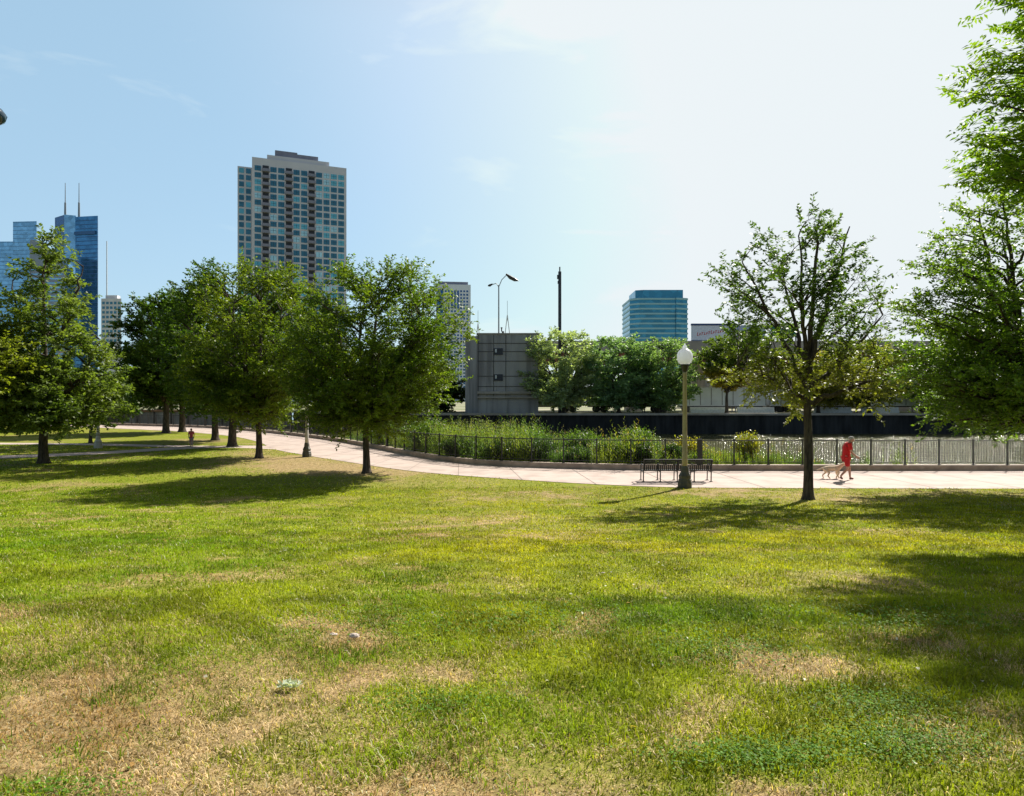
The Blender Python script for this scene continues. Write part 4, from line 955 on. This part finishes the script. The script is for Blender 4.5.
M['balc'] = simple('balcony_slab', (0.24, 0.25, 0.33), (0.20, 0.21, 0.28), scale=0.5, rough=0.8)
M['dark_in'] = simple('balcony_recess', (0.03, 0.035, 0.05), rough=0.6)

# --- tall apartment tower
ang = math.atan2(15.0, 40.0)
tw = empty('apartment_tower', (-120, 300, 1.38), ang); tag(tw, 'tall beige apartment tower with teal window grid, three balcony stacks and stepped roof', 'tower')
W = 42.5; Hh = 109.0; FH = 3.17
wall = MB(); wall.box((W/2, 13, Hh/2), (W, 26, Hh)); wall.build('wall', M['precast'], tw)
pr = MB(); pr.prism([(0, 0), (W, 0), (W, 26), (0, 26)], Hh, Hh+5.2); pr.build('parapet', M['precast'], tw)
pr = MB(); pr.prism([(6.5, 1), (W-8, 1), (W-8, 22), (6.5, 22)], Hh+5.2, Hh+7.4); pr.build('roof_step', M['precast'], tw)
pr = MB(); pr.box((20, 11, Hh+8.6), (19, 17, 2.4)); pr.box((15, 4.2, Hh+8.9), (10, 3, 3.4)); pr.build('roof_plant', M['balc'], tw)
wg = empty('left_wing', (0, 0, 0)); bpy.data.objects.remove(wg)
wing = MB(); wing.box((-3.2, 16, (Hh+2.2)/2), (6.4, 20, Hh+2.2)); wing.build('wing', M['precast'], tw)
cols_ = 12; cw = (W-1.6)/cols_; balc_cols = (1, 4, 7)
wm = {}
for key in ('win', 'win2', 'win3'):
    wm[key] = MB().box((0, 0, 0), (cw*0.80, 0.12, FH*0.74)).box((0, -0.08, 0), (0.12, 0.08, FH*0.70), m=1).box((0, -0.08, 0.2), (cw*0.74, 0.06, 0.1), m=1).mesh('window', [M[key], M['dark_in']])
rr = random.Random(4); rest = MB(); cnt = 0
recm = MB().box((0, 0, 0), (cw*0.82, 0.12, FH*0.98)).mesh('balcony_door', M['dark_in'])
bm_ = MB().box((0, -0.75, -FH*0.42), (cw*1.0, 1.5, 0.25)).box((0, -1.45, -FH*0.42+0.6), (cw*1.0, 0.08, 1.1)).box((-cw*0.48, -0.75, -FH*0.42+0.6), (0.08, 1.4, 1.1)).box((cw*0.48, -0.75, -FH*0.42+0.6), (0.08, 1.4, 1.1)).mesh('balcony', M['balc'])
for f in range(0, 34):
    z = Hh + 1.9 - FH*(f+0.5)
    if z < 3: break
    for c in range(cols_):
        x = 0.8+cw*(c+0.5)
        if c in balc_cols:
            if f < 30:
                link('balcony', bm_, tw, (x, -0.07, z))
                rest.box((x, -0.03, z), (cw*0.8, 0.1, FH*0.98), m=0)
        else:
            q = rr.random(); key = 'win' if q < 0.66 else ('win2' if q < 0.9 else 'win3')
            if cnt < 100: link('window', wm[key], tw, (x, -0.03, z)); cnt += 1
            else:
                mi = {'win': 1, 'win2': 2, 'win3': 3}[key]; rest.box((x, -0.03, z), (cw*0.80, 0.12, FH*0.74), m=mi); rest.box((x, -0.11, z), (0.12, 0.08, FH*0.7), m=0)
    for c in (0, 1):
        rest.box((-4.7+c*3.0, 5.95, z), (2.1, 0.14, FH*0.72), m=1 if (f+c) % 3 else 2)
o = rest.build('window', [M['dark_in'], M['win'], M['win2'], M['win3']], tw); o['kind'] = 'stuff'

# --- second tower, slim with vertical strips
t2 = empty('slim_tower', (-75.5, 645, 1.38), R(7)); tag(t2, 'slim pale blue tower with vertical window strips rising behind the concrete block', 'tower')
Hh2 = 117
MB().prism([(0, 2), (8, 0), (34.5, 0), (34.5, 24), (0, 24)], 0, Hh2).build('wall', simple('blue_grey_precast', (0.66, 0.70, 0.78), (0.62, 0.66, 0.74), scale=0.1), t2)
MB().box((17, 12, Hh2+1.6), (30, 18, 3.2)).build('roof_plant', M['balc'], t2)
MB().prism([(0.8, 1.65), (7.4, 0.0), (7.4, -0.1), (0.8, 1.5)], 2, Hh2-5).build('window', M['bglass_d'], t2)
for c in range(8):
    x = 9.7+c*3.05; top = Hh2-5 if c not in (2, 3, 4) else Hh2-9
    if c in (2, 3, 4):
        MB().box((x, -0.05, Hh2-15), (1.7, 0.3, 18)).build('window', M['bglass_d'], t2); top = Hh2-25
    mb = MB()
    for f in range(int((top-4)/3.4)): mb.box((x, -0.05, top-1.7-f*3.4), (1.7, 0.25, 1.8))
    mb.build('window_strip', M['bglass_d'], t2)

# --- blue glass cluster on the left
def slab(name, label, x, y, pts, H, m, band=None, bh=3.8, bands=True, z0=1.38):
    root = empty(name, (x, y, z0)); tag(root, label, 'tower')
    MB().prism(pts, 0, H).build('curtain_wall', m, root)
    if bands:
        mb = MB(); cx = sum(p[0] for p in pts)/len(pts); cy = sum(p[1] for p in pts)/len(pts)
        P2 = [(cx+(p[0]-cx)*1.004+0, cy+(p[1]-cy)*1.004) for p in pts]
        z = H-0.6
        while z > 8: mb.prism(P2, z-0.45, z); z -= bh
        mb.build('floor_bands', band, root)
    return root
bandb = simple('blue_band', (0.12, 0.28, 0.5), rough=0.4); bandd = simple('deep_blue_band', (0.03, 0.12, 0.3), rough=0.4)
slab('glass_tower', 'low broad light blue glass tower cut by the left edge', -509, 640, [(-40, 0), (22, 0), (8, 30), (-54, 30)], 158, M['bglass_l'], bandb)
slab('glass_tower', 'stepped light blue glass tower just left of the dark blue one', -476, 620, [(0, 0), (24, -2), (2, 30), (-22, 30)], 172, M['bglass_l'], bandb)
gt = slab('glass_tower', 'tallest deep blue glass tower with two rooftop masts', -429, 600, [(0, 10), (16, 0), (0, 30), (-16, 36)], 173, M['bglass_d'], bandd)
MB().prism([(16, -0.5), (24.5, 3), (6, 34), (0.2, 30)], 0, 173).build('corner_strip', M['bglass_l'], gt)
MB().prism([(24.5, 2), (48, -2), (28, 30), (4.5, 32)], 0, 171.5).build('curtain_wall', M['bglass'], gt)
mb = MB()
for f in range(42): mb.prism([(25, 1.7), (48, -2.2), (48, -1.8), (25, 2.1)], 168-f*3.8-0.6, 168-f*3.8)
mb.box((35, -0.6, 156), (22, 0.8, 3), -0.17)
mb.build('floor_bands', bandd, gt)
for (x, h) in ((7, 34), (20, 34)):
    MB().tube([(x, 14, 173), (x, 14, 173+h*0.45), (x, 14, 173+h*0.46), (x, 14, 173+h)], [1.0, 0.8, 0.4, 0.25], 6).build('mast', M['steel'], gt)
# white rounded building
wr = empty('rounded_building', (-413, 560, 1.38)); tag(wr, 'white building with curved top half hidden behind the pointed oak', 'tower')
pts = [(0, 0)] + [(0 + 38*math.sin(PI/2*i/10), 0) for i in range(1, 1)]
mb = MB(); prof = [(28*i/12, 118+22*math.cos(PI/2*i/12)) for i in range(13)]
vs = [(-2, 0, 0), (28, 0, 0)] + [(p[0], 0, p[1]) for p in prof[::-1]] + [(-2, 0, 140)]
n = len(vs); mb.add(vs + [(v[0]-14, 18, v[2]) for v in vs], [tuple(range(n)), tuple(range(2*n-1, n-1, -1))] + [(i, n+i, n+(i+1) % n, (i+1) % n) for i in range(n)])
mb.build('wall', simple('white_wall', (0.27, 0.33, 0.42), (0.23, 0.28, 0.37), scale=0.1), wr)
mb = MB()
for f in range(30): mb.box((12.5, -0.1, 114-f*3.8), (27, 0.3, 1.2))
mb.build('window_bands', M['bglass_l'], wr)
MB().tube([(-374, 600, 1.38), (-374, 600, 150)], [0.8, 0.4], 6).build('mast', M['white_steel']); tag(bpy.data.objects['mast.002'] if 'mast.002' in bpy.data.objects else COL.objects[-1], 'faint slender mast right of the tallest deep blue tower', 'mast')
wb_ = empty('apartment_block', (-316, 500, 1.38)); tag(wb_, 'small white block with grey window grid just above the trees at left', 'building')
MB().prism([(0, 0), (15.5, 0), (10.5, 8), (-5, 8)], 0, 80).box((6, 5, 81), (9, 4, 4)).build('wall', simple('white_block', (0.66, 0.67, 0.70), scale=0.1), wb_)
wmesh = MB().box((0, 0, 0), (1.9, 0.2, 1.9)).mesh('window', M['win'])
for f in range(9):
    for c in range(5): link('window', wmesh, wb_, (1.8+c*3.0, -0.06, 76.5-f*3.6))

# --- teal glass tower right
gt2 = empty('glass_tower', (64, 350, 1.38)); tag(gt2, 'broad teal glass tower with pale floor bands behind the far bank trees', 'tower')
PP = [(0, 3.5), (4.6, 0), (24, 0), (24, -1.0), (30.8, 1.4), (30.8, 26), (0, 26)]
MB().prism(PP, 0, 57).build('curtain_wall', M['teal'], gt2)
MB().prism([(3.0, 3.2), (7, 1.6), (28.5, 1.6), (28.5, 22), (3.0, 22)], 57, 61.5).build('roof_plant', M['teal'], gt2)
mb = MB(); cx, cy = 15.4, 12
P2 = [(cx+(p[0]-cx)*1.018, cy+(p[1]-cy)*1.03) for p in PP]
for f in range(21): mb.prism(P2, 55.9-f*2.65, 56.8-f*2.65)
mb.build('floor_bands', M['tealband'], gt2)

# --- concrete block by the river
cb = empty('concrete_block_building', (-6.9, 95, 1.38)); tag(cb, 'windowless weathered concrete block building on the far bank below the double street lamp', 'building')
M['block'] = simple('weathered_concrete', (0.36, 0.35, 0.35), (0.28, 0.27, 0.275), scale=(0.5, 0.5, 0.12), rough=0.9, bump=0.2, c3=(0.20, 0.19, 0.195), s3=(0.9, 0.9, 0.07))
MB().box((6.3, 8, 5.75), (8.9, 16, 11.5)).build('wall', M['block'], cb)
MB().prism([(1.85, 0.0), (1.84, 16), (-0.6, 16), (-0.1, 2.2)], 0, 11.3).build('side_wall', M['block'], cb)
mb = MB()
for z in (10.2, 9.0, 7.6, 5.4, 3.9): mb.box((6.3, -0.03, z), (8.9, 0.06, 0.10))
for x in (1.95, 4.2, 6.0, 10.7): mb.box((x, -0.04, 6.8), (0.08, 0.08, 9.4))
mb.build('panel_joints', simple('joint_dark', (0.10, 0.095, 0.095), rough=0.9), cb)
MB().box((6.3, -0.25, 3.0), (8.9, 0.5, 0.35)).box((6.3, -0.2, 2.3), (8.9, 0.4, 0.25)).build('ledge', M['concrete'], cb)
MB().box((6.3, 8, 11.6), (9.1, 16.2, 0.22)).build('coping', M['concrete'], cb)
for z in (9.0, 5.2):
    f = MB().box((4.9, -0.08, z), (1.3, 0.14, 0.95)).build('shutter', M['dark_in'], cb)
    MB().box((4.55, -0.2, z+0.1), (0.25, 0.14, 0.5)).build('lamp_bracket', M['white_steel'], f)
MB().box((8.6, 6, 11.95), (1.1, 1.2, 0.5)).build('roof_vent', M['white_steel'], cb)

# --- viaduct
vd = empty('road_viaduct', (3.9, 112, 1.38)); tag(vd, 'long concrete road viaduct on piers crossing behind the far bank trees', 'viaduct')
M['viad'] = simple('viaduct_concrete', (0.40, 0.35, 0.29), (0.32, 0.28, 0.23), scale=0.4, rough=0.9, c3=(0.25, 0.215, 0.18), s3=0.12)
MB().box((60, 6, 10.4), (128, 12, 0.6)).box((60, 0.1, 11.4), (128, 0.3, 1.4)).box((60, 11.9, 11.4), (128, 0.3, 1.4)).build('deck', M['viad'], vd)
mb = MB()
for y in (1.2, 4.2, 7.5, 10.8): mb.box((60, y, 9.3), (128, 0.5, 1.6))
mb.build('girder', simple('red_brown_steel', (0.22, 0.08, 0.05), (0.14, 0.055, 0.04), scale=0.6, rough=0.8), vd)
pm_ = MB().box((0, 6, 4.1), (1.5, 9.5, 8.2)).box((0, 6, 8.1), (2.0, 12, 0.8)).mesh('pier', M['viad'])
for x in (6, 18, 30.5, 42, 54, 66, 78, 90, 102, 114): link('pier', pm_, vd, (x, 0, 0))

# double street lamp, small mast pieces on and behind the block
sl = empty('street_lamp', (-2.2, 108, 1.38)); tag(sl, 'tall double armed street lamp above the concrete block', 'lamp post')
MB().tube([(0, 0, 0), (0, 0, 21)], [0.16, 0.10], 8).build('pole', M['steel'], sl)
MB().tube([(0, 0, 20.7), (-0.4, 0, 21.3), (-1.1, 0, 21.1)], 0.07, 6).tube([(0, 0, 20.7), (0.5, 0, 21.9), (1.3, 0, 22.7)], 0.07, 6).build('arm', M['steel'], sl)
MB().tube([(-1.0, 0, 21.2), (-1.5, 0, 20.95), (-1.8, 0, 20.9)], [0.1, 0.22, 0.1], 8).build('lamp_head', M['black'], sl)
MB().tube([(1.2, 0, 22.85), (1.9, 0, 22.3), (2.7, 0, 21.9), (3.3, 0, 21.7)], [0.12, 0.32, 0.30, 0.05], 8).build('lamp_head', M['black'], sl)
def lattice(x, y, z, h, w, label):
    root = empty('lattice_mast', (x, y, z)); tag(root, label, 'mast', 'distant lattice masts'); mb = MB(); ww = w
    for sx in (-1, 1):
        for sy in (-1, 1): mb.tube([(sx*w, sy*w, 0), (sx*w*0.85, sy*w*0.85, h*0.62), (0.05*sx, 0.05*sy, h*0.86)], 0.34, 4)
    for k in range(9):
        t = k/9; z0_, z1_ = h*0.62*t, h*0.62*(t+1/9)
        mb.tube([(-w, -w, z0_), (w, -w, z1_)], 0.22, 4); mb.tube([(w, -w, z0_), (-w, -w, z1_)], 0.22, 4)
    mb.build('tower_frame', M['white_steel'], root); mb = MB().tube([(0, 0, h*0.8), (0, 0, h)], 0.12, 5); 
    for q in (0.22, 0.42, 0.56): mb.box((0, 0, h*q), (w*2.4, w*2.4, 0.8))
    mb.build('antenna', M['steel'], root)
lattice(-3.0, 420, 1.38, 66, 2.2, 'taller thin lattice mast just right of the double street lamp')
lattice(-23.0, 440, 1.38, 62.5, 1.9, 'shorter thin lattice mast left of the double street lamp')
ch = empty('vent_pipe', (-1.4, 100, 12.98)); tag(ch, 'short dark vent pipe on the block roof between lamp pole and mast', 'pipe')
MB().tube([(0, 0, 0), (0, 0, 0.9)], 0.17, 8).build('pipe', M['black'], ch); MB().tube([(-0.2, 0, 0.85), (-0.2, 0, 1.35)], 0.09, 8).lathe([(0.06, 1.3), (0.17, 1.38), (0.14, 1.5)], c=(-0.2, 0, 0), n=8).build('cap', M['black'], ch)
up = empty('utility_pole', (7.1, 96.6, 1.38)); tag(up, 'tall plain dark pole rising out of the grey green willow', 'pole')
MB().tube([(0, 0, 0), (0, 0, 21)], [0.26, 0.24], 10).build('pole', simple('dark_pole', (0.03, 0.04, 0.06), rough=0.6), up)
MB().box((-0.25, 0, 20.2), (0.3, 0.3, 0.6)).box((-0.2, 0, 19.4), (0.25, 0.25, 0.4)).tube([(0, 0, 21), (0, 0, 21.7)], 0.1, 6).build('fixture', M['black'], up)

# billboard and far sign
bb = empty('billboard', (48.5, 175, 1.38)); tag(bb, 'wide billboard with blurred red lettering band above the viaduct', 'billboard')
MB().box((5.4, 0.4, 20.0), (11.0, 0.6, 4.0)).build('panel', simple('billboard_white', (0.52, 0.60, 0.72), rough=0.5), bb)
MB().box((5.4, 0.3, 17.55), (11.2, 0.8, 0.8)).box((5.4, 0.3, 22.25), (11.2, 0.8, 0.5)).box((11.3, 0.3, 19.9), (0.9, 0.9, 5.2)).build('frame', simple('billboard_blue', (0.02, 0.05, 0.16), rough=0.6), bb)
mb = MB(); rr = random.Random(9)
for k in range(13):
    x = 1.3+k*0.62; z = 19.2+k*0.085; hh = 1.0 if k in (0, 6) else 0.7
    mb.add([(x, 0.06, z), (x+0.16, 0.06, z), (x+0.36, 0.06, z+hh), (x+0.2, 0.06, z+hh)], [(0, 1, 2, 3)]); mb.add([(x, 0.06, z+hh*(k % 3)/2.2), (x+0.5, 0.06, z+hh*(k % 3)/2.2), (x+0.52, 0.06, z+hh*(k % 3)/2.2+0.16), (x, 0.06, z+hh*(k % 3)/2.2+0.16)], [(0, 1, 2, 3)])
mb.build('lettering', simple('billboard_red', (0.45, 0.05, 0.06), rough=0.5), bb)
MB().box((16, 0.6, 20.1), (7.5, 0.6, 4.0)).build('side_panel', simple('billboard_side', (0.25, 0.34, 0.5), rough=0.5), bb)
for x in (1.5, 9.5): MB().box((x, 1, 8.6), (0.6, 0.6, 17.1)).build('post', M['steel'], bb)
gs = empty('road_sign', (47.0, 118, 12.8)); tag(gs, 'green overhead road sign panel seen through the airy tree', 'sign')
MB().box((2.4, -0.1, 3.2), (5.0, 0.15, 2.2)).build('panel', simple('sign_green', (0.01, 0.16, 0.10), rough=0.5), gs)
MB().box((0.2, 0.2, 2.1), (0.25, 0.25, 4.2)).box((4.6, 0.2, 2.1), (0.25, 0.25, 4.2)).build('post', M['steel'], gs)

# beige building behind the trailers
bg = empty('warehouse', (44, 150, 1.38)); tag(bg, 'tan brick warehouse with dark windows behind the white trailers', 'building')
MB().box((26, 10, 4.6), (52, 20, 9.2)).build('wall', simple('tan_brick', (0.36, 0.27, 0.17), (0.3, 0.22, 0.14), scale=0.8, rough=0.9), bg)
MB().box((26, 10, 9.35), (52.4, 20.4, 0.4)).build('roof', M['concrete'], bg)
wm4 = MB().box((0, 0, 0), (2.0, 0.2, 2.6)).box((0, -0.06, -1.4), (2.3, 0.3, 0.2), m=1).mesh('window', [M['dark_in'], M['concrete']])
for c in range(11): link('window', wm4, bg, (3.5+c*4.4, -0.08, 5.4))

# white trailers
M['trailer'] = simple('trailer_white', (0.62, 0.67, 0.71), (0.55, 0.60, 0.64), scale=0.6, rough=0.5, c3=(0.5, 0.54, 0.58), s3=0.4)
tr = empty('box_trailer', (0, 0, 0)); L = 13.6
tb = MB().box((L/2, 1.25, 2.45), (L, 2.5, 2.7))
for k in range(9): tb.box((0.06+k*(L-0.12)/8, -0.02, 2.45), (0.12, 0.08, 2.6), m=1)
tb.build('box', [M['trailer'], M['steel']], tr)
MB().box((L/2, -0.04, 3.84), (L+0.02, 0.1, 0.12)).box((L/2, -0.04, 1.06), (L+0.02, 0.1, 0.14)).build('rail', M['white_steel'], tr)
MB().box((L/2, 1.25, 0.92), (L-0.6, 1.4, 0.2)).build('chassis', M['black'], tr)
wm_ = MB().tube([(0, -0.15, 0), (0, 0.15, 0)], 0.5, 14).mesh('wheel', M['black'])
for x in (1.6, 2.8, 10.8, 12.0):
    for y in (0.2, 2.3): link('wheel', wm_, tr, (x, y, 0.5))
MB().box((9.0, 0.4, 0.45), (0.15, 0.15, 0.9)).box((9.0, 2.0, 0.45), (0.15, 0.15, 0.9)).build('landing_leg', M['steel'], tr)
labs = ['white box trailer seen between the trunks of the teal green far tree', 'white box trailer behind the rounded tree left of the lamp', 'white box trailer in clear view right of the lamp post', 'white box trailer behind the small yellowing tree and the airy tree', 'white box trailer seen under the yellow green far bank trees', 'white box trailer hidden behind the dense right tree']
for i, (x, lb) in enumerate(zip((-2.5, 11.6, 25.7, 39.9, 54.1, 68.3), labs)):
    o = tr if i == 0 else copy_tree(tr)
    o.location = (x, 100.5 + 0.2*(i % 2), 1.38); tag(o, lb, 'trailer', 'white trailers parked on the far bank')
# low white barriers on the far bank
br = MB().prism([(0, -0.3), (5.5, -0.3), (5.5, 0.3), (0, 0.3)], 0, 0.35).prism([(0, -0.12), (5.5, -0.12), (5.5, 0.12), (0, 0.12)], 0.35, 0.85).mesh('concrete_barrier', M['white_steel'])
for i, (x, lb) in enumerate([(26.5, 'white low barrier at the foot of the small yellowing tree'), (33.5, 'white low barrier under the airy tree on the far bank'), (45, 'white low barrier left of the man in red, across the river'), (52, 'white low barrier above the head of the man in red, across the river')]):
    o = link('concrete_barrier', br, None, (x, 96.8, 1.38)); tag(o, lb, 'barrier', 'low white barriers on the far bank')

# ------------------------------------------------------------------ world, sun, camera
SUN_EL, SUN_AZ = 42.0, 40.5
w = bpy.data.worlds.new('World'); scene.world = w; w.use_nodes = True
nt = w.node_tree; nt.nodes.clear(); out = nt.nodes.new('ShaderNodeOutputWorld'); bgd = nt.nodes.new('ShaderNodeBackground')
sky = nt.nodes.new('ShaderNodeTexSky'); sky.sky_type = 'NISHITA'; sky.sun_disc = False
sky.sun_elevation = R(SUN_EL); sky.sun_rotation = R(SUN_AZ); sky.altitude = 180; sky.air_density = 1.0; sky.dust_density = 1.6; sky.ozone_density = 1.5
tc = nt.nodes.new('ShaderNodeTexCoord'); mp = nt.nodes.new('ShaderNodeMapping'); mp.inputs['Scale'].default_value = (2.2, 2.2, 7.5); mp.inputs['Rotation'].default_value = (0.15, 0.2, 0)
nt.links.new(tc.outputs['Generated'], mp.inputs[0])
no = nt.nodes.new('ShaderNodeTexNoise'); no.inputs['Scale'].default_value = 1.6; no.inputs['Detail'].default_value = 6; no.inputs['Roughness'].default_value = 0.55; no.inputs['Distortion'].default_value = 0.4
nt.links.new(mp.outputs[0], no.inputs['Vector'])
cr = nt.nodes.new('ShaderNodeValToRGB'); cr.color_ramp.elements[0].position = 0.55; cr.color_ramp.elements[1].position = 0.80
cr.color_ramp.elements[0].color = (0, 0, 0, 1); cr.color_ramp.elements[1].color = (0.45, 0.45, 0.45, 1)
nt.links.new(no.outputs['Fac'], cr.inputs[0])
mx = nt.nodes.new('ShaderNodeMix'); mx.data_type = 'RGBA'
nt.links.new(cr.outputs[0], mx.inputs[0]); nt.links.new(sky.outputs[0], mx.inputs[6]); mx.inputs[7].default_value = (13.0, 11.5, 8.0, 1)
veil = nt.nodes.new('ShaderNodeVectorMath'); veil.operation = 'MULTIPLY_ADD'; veil.inputs[1].default_value = (0.40, 0.39, 0.38); veil.inputs[2].default_value = (2.15, 3.4, 4.3)
nt.links.new(mx.outputs[2], veil.inputs[0])
sx = nt.nodes.new('ShaderNodeSeparateXYZ'); nt.links.new(tc.outputs['Generated'], sx.inputs[0])
def mrange(sock, a, b, c, d_):
    m_ = nt.nodes.new('ShaderNodeMapRange'); m_.interpolation_type = 'SMOOTHSTEP'; nt.links.new(sock, m_.inputs['Value'])
    for k_, v_ in zip(('From Min', 'From Max', 'To Min', 'To Max'), (a, b, c, d_)): m_.inputs[k_].default_value = v_
    return m_.outputs[0]
mm = nt.nodes.new('ShaderNodeMath'); mm.operation = 'MULTIPLY'
nt.links.new(mrange(sx.outputs['Z'], 0.48, 0.80, 1.0, 0.05), mm.inputs[0]); nt.links.new(mrange(sx.outputs['Y'], -0.15, 0.5, 0.42, 1.0), mm.inputs[1])
vc = nt.nodes.new('ShaderNodeVectorMath'); vc.operation = 'SCALE'; vc.inputs[0].default_value = (1.95, 3.05, 3.85); nt.links.new(mm.outputs[0], vc.inputs['Scale'])
nt.links.new(vc.outputs[0], veil.inputs[2])
dt = nt.nodes.new('ShaderNodeVectorMath'); dt.operation = 'DOT_PRODUCT'; nt.links.new(tc.outputs['Generated'], dt.inputs[0])
dt.inputs[1].default_value = (math.sin(R(SUN_AZ))*math.cos(R(SUN_EL)), math.cos(R(SUN_AZ))*math.cos(R(SUN_EL)), math.sin(R(SUN_EL)))
gw = nt.nodes.new('ShaderNodeVectorMath'); gw.operation = 'SCALE'; gw.inputs[0].default_value = (2.1, 1.4, 0.9); nt.links.new(mrange(dt.outputs['Value'], 0.52, 1.02, 0.0, 1.0), gw.inputs['Scale'])
ag = nt.nodes.new('ShaderNodeVectorMath'); ag.operation = 'ADD'; nt.links.new(veil.outputs[0], ag.inputs[0]); nt.links.new(gw.outputs[0], ag.inputs[1]); veil = ag
cap = nt.nodes.new('ShaderNodeVectorMath'); cap.operation = 'MINIMUM'; cap.inputs[1].default_value = (5.6, 6.0, 6.2); nt.links.new(veil.outputs[0], cap.inputs[0])
nt.links.new(cap.outputs[0], bgd.inputs[0]); bgd.inputs[1].default_value = 0.085
nt.links.new(bgd.outputs[0], out.inputs[0])

sl_ = bpy.data.lights.new('sun', 'SUN'); sl_.energy = 5.0; sl_.angle = R(0.53); sl_.color = (1.0, 0.95, 0.86)
so = bpy.data.objects.new('sun', sl_); COL.objects.link(so)
d = Vector((math.sin(R(SUN_AZ))*math.cos(R(SUN_EL)), math.cos(R(SUN_AZ))*math.cos(R(SUN_EL)), math.sin(R(SUN_EL))))
so.rotation_euler = d.to_track_quat('Z', 'Y').to_euler(); so.location = (40, 40, 60)

cd = bpy.data.cameras.new('camera'); cam = bpy.data.objects.new('camera', cd); COL.objects.link(cam); scene.camera = cam
cam.location = (0, 0, 3.3); cam.rotation_euler = (R(90), 0, 0); cd.sensor_width = 36; cd.lens = 650/1024*36; cd.shift_y = 2/1024
cd.clip_end = 8000; cd.clip_start = 0.05
vs_ = scene.view_settings; vs_.view_transform = 'Standard'; vs_.look = 'None'; vs_.exposure = 0.83; vs_.gamma = 1; vs_.use_curve_mapping = False
scene.cycles.max_bounces = 8; scene.cycles.diffuse_bounces = 4; scene.cycles.glossy_bounces = 3; scene.cycles.transparent_max_bounces = 6; scene.cycles.use_denoising = True
